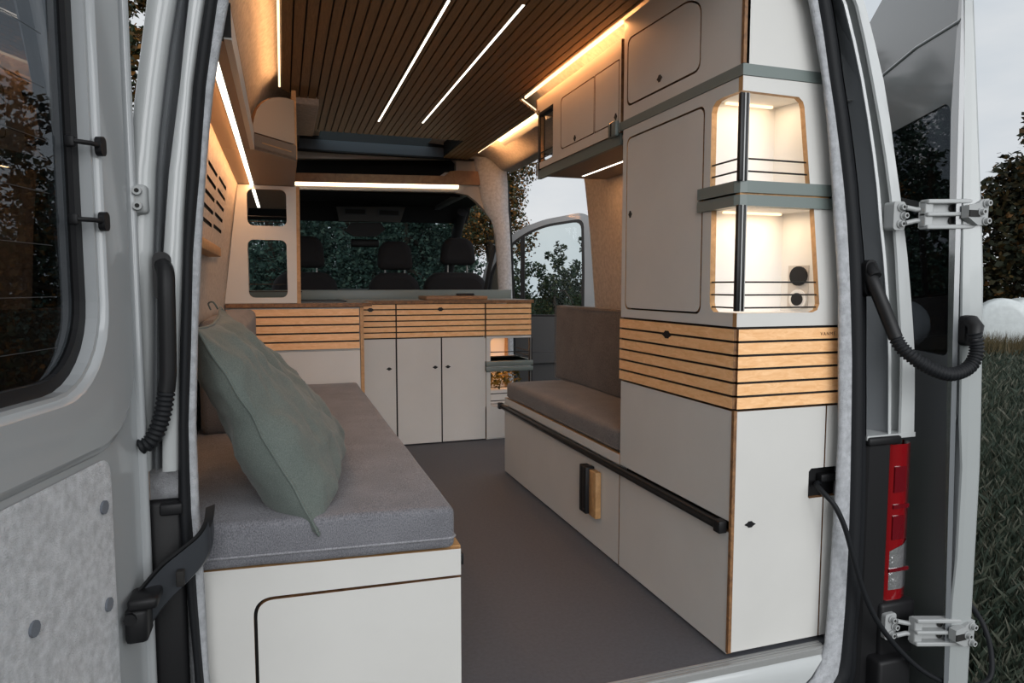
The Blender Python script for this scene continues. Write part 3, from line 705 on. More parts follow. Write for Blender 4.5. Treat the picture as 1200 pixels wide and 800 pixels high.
# lettering on the top slat
def lettering(text, size, loc, rot, parent, mat):
    cu = D.curves.new('lettering', 'FONT'); cu.body = text; cu.size = size; cu.extrude = .0004; cu.align_x = 'RIGHT'; cu.space_character = 1.25
    tmp = D.objects.new('lettering', cu); COL.objects.link(tmp)
    bpy.context.view_layer.update()
    me = D.meshes.new_from_object(tmp.evaluated_get(bpy.context.evaluated_depsgraph_get()))
    D.objects.remove(tmp)
    mb = MB(); mt = Matrix.Translation(V(loc)) @ Matrix.Rotation(PI/2, 4, 'X')
    mb.add([mt @ v.co for v in me.vertices], [list(p.vertices) for p in me.polygons])
    return obj('lettering', mb, mat, parent, 'small dark lettering')
lettering('VANME', .0125, (1.362, YR-.0046, .824), None, sr, 'ply')
# lower panels, aisle side
mb = MB(); mb.plate([(1.427,.355),(2.024,.355),(2.024,.638),(1.427,.638)], [], LFc['O'], LFc['U'], LFc['W'], LFc['Nn'], .016, 0, 1)
obj('side_panel', mb, WP, tw)
mb = MB(); mb.plate([(1.427,.006),(2.022,.006),(2.022,.326),(1.427,.326)], [], LFc['O'], LFc['U'], LFc['W'], LFc['Nn'], .016, 0, 1)
obj('side_panel', mb, WP, tw)
# rear door with cable cut-out, narrow filler
mb = MB(); mb.plate([(1.068,.012),(1.344,.012),(1.344,.394),(1.300,.394),(1.296,.398),(1.296,.466),(1.304,.474),(1.344,.474),(1.344,.638),(1.068,.638)], [], RF['O'], RF['U'], RF['W'], RF['Nn'], .016, 0, 1)
rdoor = obj('rear_door_panel', mb, WP, tw)
obj('finger_pull', pull((1.116,YR,.345), X3, -Y3, .034, .016), 'black', rdoor, 'black finger pull')
for z0, z1 in ((.012,.394),(.474,.638)):
    obj('filler_strip', MB().plate([(1.3485,z0),(1.40,z0),(1.40,z1),(1.3485,z1)], [], RF['O'], RF['U'], RF['W'], RF['Nn'], .016, 0, 1), WP, tw)
mb = MB(); mb.box(1.298,1.437,.39,1.40,1.442,.478); mb.box(1.335,1.415,.435,1.40,1.44,.455,0,.003)
obj('cable_port', mb, 'black', tw, 'black cable port')

# charging cable
pts = [(1.345,1.434,.43),(1.315,1.412,.432),(1.303,1.378,.424),(1.318,1.350,.394),(1.343,1.338,.335),(1.372,1.335,.250),(1.408,1.332,.158),(1.452,1.325,.075),(1.528,1.318,-.014),(1.613,1.305,-.085),(1.700,1.28,-.120),(1.765,1.255,-.10),(1.792,1.27,-.04),(1.795,1.30,.03),(1.80,1.36,.08)]
single('charging_cable', MB().tube(spline(pts,8), .0068, 10), 'rubber', 'thick black cable running from the tall cabinet out past the tail light', 'cable')

# ------------------------------------------------------------------ right bench
bs = thing('bench_box', 'low white bench box with plywood rim on the right side', 'bench', (1.25,2.66,0))
mb = MB(); mb.plate([(2.028,.006),(3.285,.006),(3.285,.326),(2.028,.326)], [], LFc['O'], LFc['U'], LFc['W'], LFc['Nn'], .016, 0, 1)
obj('front_panel', mb, WP, bs)
mb = MB(); mb.plate([(2.028,.352),(3.285,.352),(3.285,.386),(2.028,.386)], [], LFc['O'], LFc['U'], LFc['W'], LFc['Nn'], .016, 0, 1)
obj('top_rim', mb, ['white','plylight'], bs)
mb = MB(); mb.box(1.076,2.04,.0,1.43,3.282,.372); obj('carcass', mb, 'white', bs)
mb = MB(); mb.box(1.05,2.03,.325,1.056,2.034,.352)
t = thing('support_rail', 'long black support rail running along the right bench and tall cabinet', 'rail', (1.05,2.38,.32))
mb = MB(); mb.box(1.042,1.462,.327,1.060,3.315,.349,0,.002); mb.box(1.0405,1.462,.3345,1.0425,3.31,.3415,1)
obj('rail_profile', mb, ['blackmetal','dark'], t)
for y in (1.437, 3.305):
    obj('end_cap', MB().box(1.036,y,.322,1.060,y+.028,.354,0,.003), 'black', t, 'black end cap')
t = thing('table_bracket', 'small black hinge bracket with plywood block on the bench front', 'bracket', (1.05,2.22,.11))
obj('wood_block', MB().box(1.036,2.160,.122,1.058,2.215,.290,0,.002), 'plylight', t, 'plywood block')
mb = MB(); mb.box(1.022,2.215,.125,1.058,2.245,.298,0,.003); mb.box(1.026,2.248,.122,1.058,2.280,.296,0,.003); mb.box(1.030,2.24,.15,1.05,2.255,.28)
bk = obj('hinge_plate', mb, 'black', t, 'black hinge plate')
for z in (.14,.28):
    obj('screw', MB().tube([V((1.0225,2.23,z)),V((1.0195,2.23,z))], .005, 8), 'blackmetal', bk)
def cushion(x0, y0, z0, x1, y1, z1, r=.02, puff=.006, n=14, seed=0):
    """soft rounded block"""
    bm = bmesh.new(); bmesh.ops.create_cube(bm, size=1)
    bmesh.ops.scale(bm, vec=(x1-x0, y1-y0, z1-z0), verts=bm.verts)
    bmesh.ops.bevel(bm, geom=list(bm.edges), offset=r, segments=4, profile=.5, affect='EDGES')
    bmesh.ops.subdivide_edges(bm, edges=[e for e in bm.edges if e.calc_length() > .1], cuts=10, use_grid_fill=True)
    for v in bm.verts:
        u = v.co.x/(x1-x0)*2; w = v.co.y/(y1-y0)*2; h = v.co.z/(z1-z0)*2
        q = (1-u**6)*(1-w**6)
        v.co.z += (1 if h > 0 else 0)*puff*max(0,q)
        nz = noise.noise(v.co*9+V((seed,0,0)))*.0025
        v.co += v.normal*nz
    mb = MB(); mb.bm(bm, 0, True); mb.v = [p+V(((x0+x1)/2,(y0+y1)/2,(z0+z1)/2)) for p in mb.v]
    return mb
def seam_loop(x0, y0, x1, y1, z, r=.0022):
    pts = [V((p[0],p[1],z)) for p in rr(x0,y0,x1,y1,.018,4)]; pts.append(pts[0])
    return MB().tube(pts, r, 5, caps=False)
t = thing('seat_cushion', 'taupe seat cushion on the white bench box on the right', 'cushion', (1.25,2.66,.386))
obj('cushion_body', cushion(1.064,2.045,.386,1.44,3.272,.466,.018,.008), 'taupe', t)
obj('seam', seam_loop(1.0635,2.0445,1.4405,3.2725,.40), 'taupe', t)
t = thing('back_cushion', 'taupe upright back cushion standing against the right wall', 'cushion', (1.40,2.7,.47))
mb = cushion(1.355,2.07,.470,1.428,3.335,.852,.018,.0,seed=3); obj('cushion_body', mb, 'taupe', t)
mb = MB(); pts = [V((1.354,p[0],p[1])) for p in rr(2.072,.472,3.333,.850,.018,4)]; pts.append(pts[0]); mb.tube(pts, .002, 5, caps=False)
obj('seam', mb, 'taupe', t)

# ------------------------------------------------------------------ right overhead cabinet
oc = thing('overhead_cabinet', 'white overhead cabinet with two flap doors above the right bench', 'cabinet', (1.2,2.45,1.43))
dA = rr(2.245,1.468,2.555,1.685,(.0,.022,.022,.0)); dA = rr(2.252,1.490,2.560,1.690,(.004,.022,.022,.004))
dB = rr(2.062,1.490,2.248,1.690,.004)
outl = [(2.05,1.454),(2.835,1.454),(2.835,1.480),(2.745,1.480),(2.655,1.480),(2.642,1.49),(2.642,1.69),(2.79,1.69),(2.835,1.69),(2.835,1.750),(2.05,1.750)]
mb = MB(); mb.plate(outl, [dA, dB], (XF,0,0), Y3, Z3, -X3, .016, 0, 1)
obj('front_frame', mb, ['white','ply','dark'], oc)
door(oc, dA, LFc, (2.42,1.508), w=.022, h=.022, gap=.004); door(oc, dB, LFc, (2.085,1.510), w=.022, h=.022, gap=.004)
obj('carcass', MB().box(1.078,2.06,1.446,1.33,2.62,1.745), 'white', oc)
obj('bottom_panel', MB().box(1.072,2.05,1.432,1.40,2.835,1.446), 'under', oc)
obj('top_panel', MB().box(1.072,2.05,1.738,1.27,2.835,1.752), 'white', oc)
obj('top_return', MB().plate([(1.06,1.69),(1.22,1.69),(1.22,1.752),(1.06,1.752)], [], (0,2.838,0), X3, Z3, Y3, .012, 0, 1), ['white','ply'], oc)
obj('bottom_return', MB().plate([(1.06,1.43),(1.36,1.43),(1.36,1.480),(1.06,1.480)], [], (0,2.838,0), X3, Z3, Y3, .012, 0, 1), ['white','ply'], oc)
mb = MB(); mb.box(1.056,2.795,1.45,1.066,2.805,1.70,0,.001); mb.box(1.066,2.80,1.45,1.082,2.825,1.70,1); mb.box(1.082,2.81,1.45,1.09,2.825,1.70,0)
obj('corner_post', mb, ['blackmetal','plylight'], oc, 'dark corner post')
for z in (1.497,1.522):
    obj('guard_rod', MB().tube([V((1.066,2.80,z)),V((1.066,2.645,z))], .0026, 6), 'blackmetal', oc, 'black guard rod')
    obj('guard_rod', MB().tube([V((1.07,2.815,z)),V((1.34,2.815,z))], .0026, 6), 'blackmetal', oc, 'black guard rod')
mb = MB(); mb.box(1.058,2.64,1.675,1.082,2.81,1.69,0,.002); obj('shelf_edge', mb, 'black', oc)
mb = MB(); mb.box(1.046,2.06,1.444,1.0605,2.115,1.494,0,.004); mb.box(1.0445,2.088,1.446,1.0465,2.096,1.49,1)
obj('band_end', mb, ['teal','black'], oc, 'grey-green end bracket')
obj('grey_band', MB().box(1.066,2.06,1.416,1.082,2.833,1.455), 'teal', oc)
t = thing('light_strip', 'short light strip under the right overhead cabinet', 'light', (1.262,2.40,1.42))
obj('diffuser', MB().box(1.254,2.06,1.4314,1.266,2.785,1.4328), 'led', t)
obj('channel', MB().box(1.252,2.055,1.4317,1.268,2.79,1.434), 'alu', t)

# ------------------------------------------------------------------ front kitchen cabinet
YF = 4.02
FF = dict(O=(0,YF,0), U=X3, W=Z3, Nn=-Y3)
kc = thing('kitchen_cabinet', 'white kitchen cabinet with slatted drawers across the front of the van', 'cabinet', (.95,4.25,0))
obj('carcass', MB().box(.445,4.04,.0,1.165,4.47,.845), 'dark', kc)
for a, b, px in ((.438,.622,.478),(.630,1.168,.892)):
    d = obj('drawer_front', slats((a,YF-.004,.650), X3, -Y3, b-a, .195, 6, .007), SL, kc, 'birch slat drawer front')
    obj('finger_pull', pull((px,YF-.004,.8145), X3, -Y3, .052, .022), 'black', d, 'black finger pull')
obj('slat_panel', slats((1.177,YF-.004,.650), X3, -Y3, .293, .195, 6, .007), SL, kc, 'birch slat panel')
mb = slats((1.472,YF-.002,.650), Y3, X3, .45, .195, 6, .007); obj('slat_panel', mb, SL, kc, 'birch slat panel')
for a, b, px in ((.438,.621,.582),(.630,.893,.858),(.901,1.170,.936)):
    d = obj('cupboard_door', MB().plate([(a,.008),(b,.008),(b,.642),(a,.642)], [], FF['O'], X3, Z3, -Y3, .016, 0, 1), ['white','dark'], kc)
    obj('finger_pull', pull((px,YF,.466), X3, -Y3, .036, .018), 'black', d, 'black finger pull')
# open end shelves with rounded openings
o1 = [(1.470,.490),(1.205,.490)] + [(1.205,.61),(1.212,.624),(1.228,.630),(1.470,.630)]
out = [(1.178,.008),(1.470,.008),(1.470,.205),(1.228,.205),(1.211,.212),(1.205,.228),(1.205,.432),(1.470,.432),(1.470,.490),(1.205,.490),(1.205,.612),(1.211,.625),(1.226,.632),(1.470,.632),(1.470,.645),(1.178,.645)]
obj('shelf_front', MB().plate(out, [], FF['O'], X3, Z3, -Y3, .016, 0, 1), ['white','plylight'], kc)
mb = MB()
for z0, z1 in ((.490,.632),(.205,.432)):
    mb.box(1.18,4.34,z0,1.40,4.352,z1,0); mb.box(1.172,4.03,z0,1.184,4.35,z1,0); mb.box(1.18,4.03,z0-.012,1.468,4.35,z0,0); mb.box(1.18,4.03,z1,1.468,4.35,z1+.012,0)
mb.box(1.18,4.03,.0,1.46,4.35,.19)
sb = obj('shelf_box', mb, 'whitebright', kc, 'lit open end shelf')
obj('inner_post', MB().box(1.40,4.33,.205,1.42,4.355,.632), 'plylight', kc)
for z0,z1 in ((.490,.632),(.205,.432)):
    obj('niche_light', MB().box(1.22,4.30,z1-.004,1.42,4.31,z1+.001), 'ledwarm', sb)
for z0, z1 in ((.458,.490),(.425,.452)):
    obj('grey_band', MB().box(1.174,4.008,z0,1.482,4.33,z1,0,.003), 'teal', kc, 'grey-green band')
for z0, z1 in ((.205,.425),(.490,.632)):
    mb = MB(); mb.box(1.458,4.014,z0,1.465,4.03,z1); mb.box(1.465,4.016,z0,1.470,4.03,z1,1); mb.box(1.470,4.014,z0,1.477,4.03,z1)
    obj('corner_post', mb, ['blackmetal','alu'], kc, 'black and aluminium corner post')
for z in (.515,.545,.24,.285,.325):
    obj('guard_rod', MB().tube([V((1.205,4.03,z)),V((1.462,4.03,z))], .003, 6), 'blackmetal', kc, 'black guard rod')
    obj('guard_rod', MB().tube([V((1.468,4.035,z)),V((1.468,4.34,z))], .003, 6), 'blackmetal', kc, 'black guard rod')
# plant in the lower end shelf
t = thing('potted_plant', 'small leafy plant in the lower lit end shelf of the kitchen', 'plant', (1.30,4.16,.205))
mb = MB(); mb.box(1.22,4.10,.207,1.40,4.22,.30,0,.012); obj('pot', mb, 'whitebright', t)
mb = MB()
for k in range(230):
    c = V((random.uniform(1.21,1.43), random.uniform(4.08,4.26), random.uniform(.31,.425)))
    a = V((random.gauss(0,1),random.gauss(0,1),random.gauss(0,1))).normalized(); b = a.orthogonal().normalized(); s = random.uniform(.008,.016)
    mb.add([c-a*s*1.5, c+b*s*.7, c+a*s*1.5, c-b*s*.7], [(0,1,2,3)])
obj('foliage', mb, 'plant', t)

# left kitchen cabinet (end of the bed)
YL = 3.5
lk = thing('kitchen_cabinet', 'low kitchen cabinet with a wide slatted front at the foot of the bed', 'cabinet', (.05,4.0,0))
obj('slat_panel', slats((-.258,YL-.004,.640), X3, -Y3, .618, .200, 5, .008), SL, lk, 'birch slat panel')
obj('front_panel', MB().plate([(-.262,.01),(.362,.01),(.362,.630),(-.262,.630)], [], (0,YL,0), X3, Z3, -Y3, .016, 0, 1), WP, lk)
obj('side_panel', MB().plate([(3.500,.0),(4.02,.0),(4.02,.845),(3.500,.845)], [], (.382,0,0), Y3, Z3, X3, .018, 0, 1), ['plylight','plylight'], lk)
obj('carcass', MB().box(-.262,3.516,.0,.364,4.5,.845), 'white', lk)
obj('edge_strip', MB().box(.364,3.494,.38,.378,3.506,.845), 'plylight', lk)
# worktop
ct = thing('countertop', 'L-shaped grey kitchen countertop with plywood edge in front of the cab', 'countertop', (.6,4.25,.848))
Lp = [(-.26,3.488),(.376,3.488),(.432,3.56),(.432,4.004),(1.484,4.004),(1.484,4.50),(-.26,4.50)]
obj('worktop', MB().prism(Lp, .849, .868, 0, 1), ['top','ply'], ct)
obj('upstand', MB().box(-.25,4.50,.85,1.50,4.518,.928,0,.001), 'teal', ct, 'grey upstand along the back edge')
sk = thing('cooktop', 'black glass cooktop set in the left end of the countertop', 'cooktop', (.14,3.85,.868))
obj('glass_plate', MB().plate(rr(-.12,3.66,.31,4.10,.015), [], (0,0,.873), X3, Y3, Z3, .005, 0, 0), 'black', sk)
obj('trim_frame', MB().plate(rr(-.126,3.654,.316,4.106,.018), [rr(-.118,3.662,.308,4.098,.014)], (0,0,.875), X3, Y3, Z3, .006, 0, 0), 'blackmetal', sk)
cb = thing('cutting_board', 'brown wooden cutting board lying on the countertop', 'cutting board', (1.0,4.2,.868))
obj('board', MB().box(.815,4.06,.869,1.200,4.31,.892,0,.004), 'board', cb)
kn = thing('kitchen_knife', 'dark kitchen knife lying on the wooden cutting board', 'knife', (1.06,4.16,.892))
mb = MB(); mb.plate([(.955,4.165),(.985,4.150),(1.03,4.150),(1.03,4.175)], [], (0,0,.899), X3, Y3, Z3, .002, 0, 0)
obj('blade', mb, 'steel', kn, 'steel blade')
obj('handle', MB().box(1.025,4.148,.893,1.14,4.178,.908,0,.005), 'black', kn, 'black handle')

# divider panel with two rounded openings
dv = thing('divider_rack', 'upright white divider panel with two rounded openings left of the kitchen', 'divider', (-.1,3.55,.868))
m1 = rr(-.151,1.238,.026,1.410,.028); m2 = rr(-.154,.897,.022,1.172,.028)
mb = MB(); mb.plate([(-.262,.870),(.064,.870),(.072,1.428),(-.190,1.428)], [m1, m2], (0,3.49,0), X3, Z3, -Y3, .016, 0, 1)
obj('front_panel', mb, ['white','plylight'], dv)
mb = MB(); mb.grid([[V((.064,3.49,.868)),V((.082,3.49,.868))],[V((.072,3.49,1.428)),V((.088,3.49,1.428))]]); mb.box(.064,3.4905,.868,.080,3.60,1.428)
obj('side_post', mb, 'plylight', dv, 'plywood side post')
for z in (1.262,1.288,.925,.960):
    obj('guard_rod', MB().tube([V((-.20,3.55,z)),V((.09,3.55,z))], .003, 6), 'blackmetal', dv, 'black guard rod')

# ------------------------------------------------------------------ left overhead shelf and angled cabinet
sh = thing('overhead_shelf', 'narrow open overhead shelf along the left wall above the bed', 'shelf', (-.15,2.05,1.43))
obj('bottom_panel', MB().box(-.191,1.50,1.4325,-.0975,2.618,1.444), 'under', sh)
obj('front_lip', MB().box(-.097,1.485,1.432,-.083,2.63,1.495), 'white', sh)
obj('lip_edge', MB().box(-.0975,1.485,1.4945,-.0825,2.63,1.4985), 'plylight', sh, 'plywood lip edge')
obj('end_cap', MB().box(-.115,1.480,1.436,-.083,1.486,1.50), 'black', sh, 'dark end cap')
obj('hook', MB().box(-.118,1.478,1.412,-.108,1.49,1.434,0,.002), 'black', sh)
ac = thing('corner_overhead_cabinet', 'angled overhead cabinet with curved top above the left end of the kitchen', 'cabinet', (-.05,3.4,1.43))
P1, P2 = V((-.082,2.62,0)), V((.062,2.812,0))
u = (P2-P1).normalized(); wdt = (P2-P1).length; nrm = V((u.y,-u.x,0))
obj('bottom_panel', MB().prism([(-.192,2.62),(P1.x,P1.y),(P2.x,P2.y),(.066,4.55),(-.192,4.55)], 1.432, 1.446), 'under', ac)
obj('end_strip', MB().plate([(0,1.434),(wdt,1.434),(wdt,1.492),(0,1.488)], [], P1, u, Z3, nrm, .014, 0, 1), [mat_basic('painted_shadow_strip', (.17,.13,.10), .5),'ply'], ac, 'lower strip darkened with painted-in shade')  # shade on the recessed strip is put into its colour
obj('groove', MB().plate([(.04,1.461),(wdt-.03,1.461),(wdt-.03,1.465),(.04,1.465)], [], P1+nrm*.001, u, Z3, nrm, .003, 0, 0), 'plylight', ac)
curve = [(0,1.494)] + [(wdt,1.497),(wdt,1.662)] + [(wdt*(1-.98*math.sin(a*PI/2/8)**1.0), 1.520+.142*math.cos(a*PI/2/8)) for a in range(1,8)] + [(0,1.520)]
obj('end_panel', MB().plate(curve, [], P1+nrm*-.004, u, Z3, nrm, .014, 0, 1), [mat_basic('glow_tinted_laminate', (.46,.36,.27), .45),'ply'], ac, 'curved end panel with warm glow painted in')  # tan base colour stands in for warm LED glow on the panel
obj('side_panel', MB().box(.050,2.815,1.44,.066,4.55,1.70), 'plylight', ac, 'plywood aisle side')
mb = MB(); mb.box(-.13,2.86,1.446,.05,4.5,1.49); obj('carcass', mb, 'white', ac)
mb = MB(); mb.box(.067,3.30,1.772,.178,3.98,1.85,0,.006)
struct('trim_5', mb, 'feltwarm')
t = thing('light_strip', 'long light strip under the left overhead shelf', 'light', (-.125,2.9,1.425))
obj('diffuser', MB().box(-.135,1.53,1.4314,-.119,4.50,1.4328), 'led', t)
obj('channel', MB().box(-.137,1.525,1.4317,-.117,4.51,1.434), 'alu', t)

# vent panel and ledge on the left wall
vp = thing('vent_panel', 'slotted vent panel in the left wall above the bed', 'vent', (-.22,2.5,1.1))
wx = lambda z: -.262+.035*(z-.85)/.35*1.0 if z < 1.2 else -.225+.035*(z-1.2)/.24
A = V((wx(1.10)+.004,0,1.10)); B = V((wx(1.36)+.004,0,1.36)); Wv = (B-A).normalized(); Nv = V((Wv.z,0,-Wv.x))
holes = []
for r_ in range(5):
    z = .045 + r_*.041
    holes.append(rr(2.20,z,2.48,z+.013,.006,3)); holes.append(rr(2.54,z+.006,2.84,z+.019,.006,3))
mb = MB(); mb.plate([(2.0,.0),(2.92,.0),(2.92,.27),(2.0,.27)], [h[::-1] for h in holes], A+Nv*.008, Y3, Wv, Nv, .007, 0, 1)
obj('slotted_cover', mb, ['feltwarm','dark'], vp)
mb = MB(); mb.plate([(2.1,.02),(2.90,.02),(2.90,.25),(2.1,.25)], [], A+Nv*.0012, Y3, Wv, Nv, .001, 0, 0); obj('vent_backing', mb, 'dark', vp)
single('wall_ledge', MB().box(-.245,1.75,1.052,-.200,2.575,1.084,0,.003), 'plylight', 'slim wooden ledge on the left wall below the vent slots', 'ledge')

# ------------------------------------------------------------------ bed
bd = thing('bed', 'white bed base with rounded front locker door on the left', 'bed', (.05,2.45,0))
YBd = 1.43
dl = [(-.066,.0)] + soft([(-.066,.0),(-.066,.314),(.359,.306),(.359,.0)], .034, 8)[9:18] + [(.359,.306),(.359,.0)]
mb = MB(); mb.plate([(-.27,.0),(-.073,.0)] + soft([(-.073,.0),(-.073,.3215),(.359,.3125),(.359,.0)], .040, 8)[9:18] + [(.359,.3125),(.359,.372),(-.27,.392)], [], (0,YBd,0), X3, Z3, -Y3, .016, 0, 1)
obj('front_frame', mb, ['white','plylight'], bd)
obj('locker_door', MB().plate(dl, [], (0,YBd+.002,0), X3, Z3, -Y3, .016, 0, 1), WP, bd)
obj('side_panel', MB().box(.343,1.446,.0,.359,3.49,.372), 'white', bd)
obj('bed_board', MB().box(-.285,1.446,.362,.362,3.485,.374), 'plylight', bd)
obj('carcass', MB().box(-.275,1.452,.0,.34,3.48,.36), 'dark', bd)
obj('side_rail', MB().box(.359,1.44,.330,.368,3.46,.356,0,.002), 'black', bd, 'black side rail')
t = thing('bed_cushion', 'long grey mattress cushion on the bed base', 'mattress', (.03,2.45,.375))
mb = cushion(-.285,1.422,.376,.345,3.484,.470,.016,.008,seed=5)
mb.v = [V((p.x,p.y,p.z + (.018*(-(p.x-.343)/.63)*(max(0,1-(p.y-1.425)/.6))))) for p in mb.v]
obj('cushion_body', mb, 'fabric', t)
mb = seam_loop(-.286,1.4205,.3465,3.4855,.402,.003); mb.v = [V((p.x,p.y,p.z + (.018*(-(p.x-.343)/.63)*(max(0,1-(p.y-1.425)/.6))))) for p in mb.v]
obj('seam', mb, mat_weave('seam_thread', (.16,.16,.175), (.30,.30,.32), 520), t, 'raised seam')
t = thing('bolster_cushion', 'grey bolster cushion against the left wall at the far end of the bed', 'cushion', (-.2,2.9,.47))
mb = cushion(-.262,2.35,.470,-.125,3.47,.842,.03,.004,seed=9); obj('cushion_body', mb, 'taupe', t)
# pillow
A, B, C, Dd = V((-.170,1.50,.866)), V((.056,1.412,.442)), V((.138,2.00,.496)), V((-.158,1.93,.895))
n = 72; front = []; back = []
nn_ = (B-A).cross(Dd-A).normalized()
if nn_.x < 0: nn_ = -nn_
for i in range(n+1):
    fr = []; bk_ = []
    for j in range(n+1):
        s_, t_ = i/n, j/n
        p = A*(1-s_)*(1-t_) + B*s_*(1-t_) + C*s_*t_ + Dd*(1-s_)*t_
        a, b = 2*s_-1, 2*t_-1
        # edges pulled in between the corners
        ce = (A+B+C+Dd)/4; pull_ = .050*((1-a*a)*abs(b)**3 + (1-b*b)*abs(a)**3)
        p = p + (ce-p)*pull_*1.6
        th = ((1-abs(a)**(5 if a > 0 else 2.7))*(1-abs(b)**2.9))**.55
        # sag: fuller towards the bottom
        th *= 1+.22*a
        wr = noise.noise(V((s_*4+t_*2,t_*7-s_*3,1.3)))*.013 + noise.noise(V((s_*9-t_*5,t_*12+s_*4,4)))*.006 - (abs(noise.noise(V((s_*2.2-t_*3.1,t_*2.5+s_*5,7.7))))**.6)*.010 + noise.noise(V((s_*26,t_*22,2)))*.0018
        wr2 = abs(noise.noise(V((s_*3+t_*4,t_*9,9))))*-.010
        e = min(1, th*2.5)
        fr.append(p + nn_*(.082*th + (wr+wr2)*e) + V((0,0,-.012*th)))
        bk_.append(p - nn_*(.100*th + (wr)*e))
    front.append(fr); back.append(bk_)
t = thing('pillow', 'green linen pillow leaning against the left side of the bed', 'pillow', (0,1.7,.46))
mb = MB(); mb.grid(front); mb.grid([r[::-1] for r in back])
obj('cover', mb, 'linen', t)
edge = [front[i][0] for i in range(n+1)] + [front[n][j] for j in range(1,n+1)] + [front[i][n] for i in range(n-1,-1,-1)] + [front[0][j] for j in range(n-1,-1,-1)]
edge = [p+nn_*.006*noise.noise(p*14)+V((0,0,.001))+nn_*.001 for p in edge]
mb = MB(); mb.tube(edge, .0030, 6, caps=False); obj('piping', mb, 'linen', t)
lp = Dd + (A-Dd)*.08
mb = MB(); mb.tube(spline([lp, lp+V((-.01,-.01,.018)), lp+V((-.022,.0,.014)), lp+V((-.018,.01,-.002))],5), .0022, 6); obj('hanging_loop', mb, 'linen', t)

# ------------------------------------------------------------------ ceiling lights
for (xa, xb, ya, yb, lab) in ((.4865,.4955,2.06,3.64,'left of two long light strips set in the slatted ceiling'),(.7085,.7175,2.02,3.60,'right of two long light strips set in the slatted ceiling')):
    t = thing('light_strip', lab, 'light', ((xa+xb)/2,(ya+yb)/2,1.795), 0, 'ceiling light strips')
    obj('diffuser', MB().box(xa,ya,1.7994,xb,yb,1.8005), 'led', t)
    obj('channel', MB().box(xa-.002,ya-.002,1.7996,xb+.002,yb+.002,1.806), 'dark', t)
# indirect strips hidden above the slat edges
for (x0,x1,y0,y1,lab) in ((.004,.012,1.35,3.16,'warm glowing strip along the left edge of the slatted ceiling'),(1.064,1.072,2.06,3.0,'warm glowing strip along the right edge of the slatted ceiling')):
    t = thing('light_strip', lab, 'light', ((x0+x1)/2,(y0+y1)/2,1.80))
    obj('diffuser', MB().box(x0,y0,1.801,x1,y1,1.812), 'ledwarm', t)
t = thing('light_strip', 'warm strip around the notch in the ceiling slats near the sliding door', 'light', (1.13,3.1,1.80))
mb = MB(); mb.tube([V((1.064,3.032,1.806)),V((1.210,3.212,1.806)),V((1.2115,4.3,1.806))], .003, 6); obj('diffuser', mb, 'ledwarm', t)

# roof hatch in front of the slats
ht = thing('roof_hatch', 'dark roof hatch frame between the slatted ceiling and the cab', 'roof hatch', (.6,4.3,1.80))
obj('blind', MB().box(.10,4.565,1.874,1.235,4.585,1.99,0), 'hatch', ht, 'dark blue-grey blind')
obj('frame_front', MB().box(.10,4.55,1.808,1.225,4.585,1.874,0,.004), 'hatch2', ht, 'grey lower frame')
obj('frame_lip', MB().box(.08,4.535,1.796,1.25,4.565,1.809,0,.003), 'black', ht)
obj('frame_side', MB().box(.10,3.97,1.816,.115,4.58,1.99), 'hatch', ht)
obj('frame_side', MB().box(1.03,3.97,1.816,1.045,4.50,1.99), 'black', ht)
obj('roof_glass', MB().plate([(.08,3.94),(1.25,3.94),(1.25,4.59),(.08,4.59)], [], (0,0,1.995), X3, Y3, Z3, .006, 0, 0), 'glass', ht, 'clear roof pane')

# shelf and light above the cab opening
us = thing('cab_shelf', 'wooden shelf edge with light above the opening to the cab', 'shelf', (.7,4.57,1.60))
mb = MB(); mb.plate([(-.05,1.606),(1.30,1.643),(1.292,1.735),(1.135,1.732),(1.09,1.725),(1.05,1.692),(-.05,1.660)], [], (0,4.575,0), X3, Z3, -Y3, .02, 0, 1)
obj('wood_edge', mb, ['board','ply'], us, 'wooden shelf edge')
mb = MB(); mb.grid([[V((-.05,4.58,1.612)),V((1.30,4.58,1.645))],[V((-.05,4.70,1.612)),V((1.30,4.70,1.645))]]); mb.box(-.05,4.90,1.60,1.30,4.92,1.86)
obj('shelf_board', mb, 'dark', us)
t = thing('light_strip', 'wide light strip below the wooden shelf over the cab opening', 'light', (.6,4.57,1.59))
mb = MB(); mb.grid([[V((.09,4.578,1.6075)),V((1.15,4.578,1.6355))],[V((.09,4.590,1.588)),V((1.15,4.590,1.613))]], smooth=False)
obj('diffuser', mb, mat_emit('bulkhead_led', (1,.80,.55), 4.5), t)

# ------------------------------------------------------------------ cab
mb = MB(); mb.grid([[V((-.35,4.65,1.64)),V((1.55,4.65,1.64))],[V((-.35,5.75,1.63)),V((1.55,5.75,1.63))],[V((-.35,5.88,1.48)),V((1.55,5.88,1.50))]], smooth=False)
struct('ceiling.002', mb, 'cabdark')
struct('floor.001', MB().box(-.35,4.65,-.03,1.55,6.6,0), 'cabdark')
wl = [(4.65,-.02),(6.5,-.02),(6.5,.9),(5.9,1.5),(5.75,1.66),(4.65,1.66)]
mb = MB(); mb.plate(wl, [rr(4.80,.86,5.95,1.45,(.05,.3,.3,.05))[::-1]], (-.34,0,0), Y3, Z3, X3, .04, 0, 0); struct('wall_left.001', mb, 'cabdark')
mb = MB(); mb.tube([V((1.46,5.70,1.58)),V((1.47,5.95,1.40)),V((1.49,6.35,1.08)),V((1.50,6.65,.85))], .045, 8); struct('trim_6', mb, 'cabdark')
mb = MB(); mb.tube([V((-.32,5.70,1.58)),V((-.32,5.95,1.40)),V((-.33,6.35,1.08)),V((-.33,6.65,.85))], .045, 8); struct('trim_7', mb, 'cabdark')
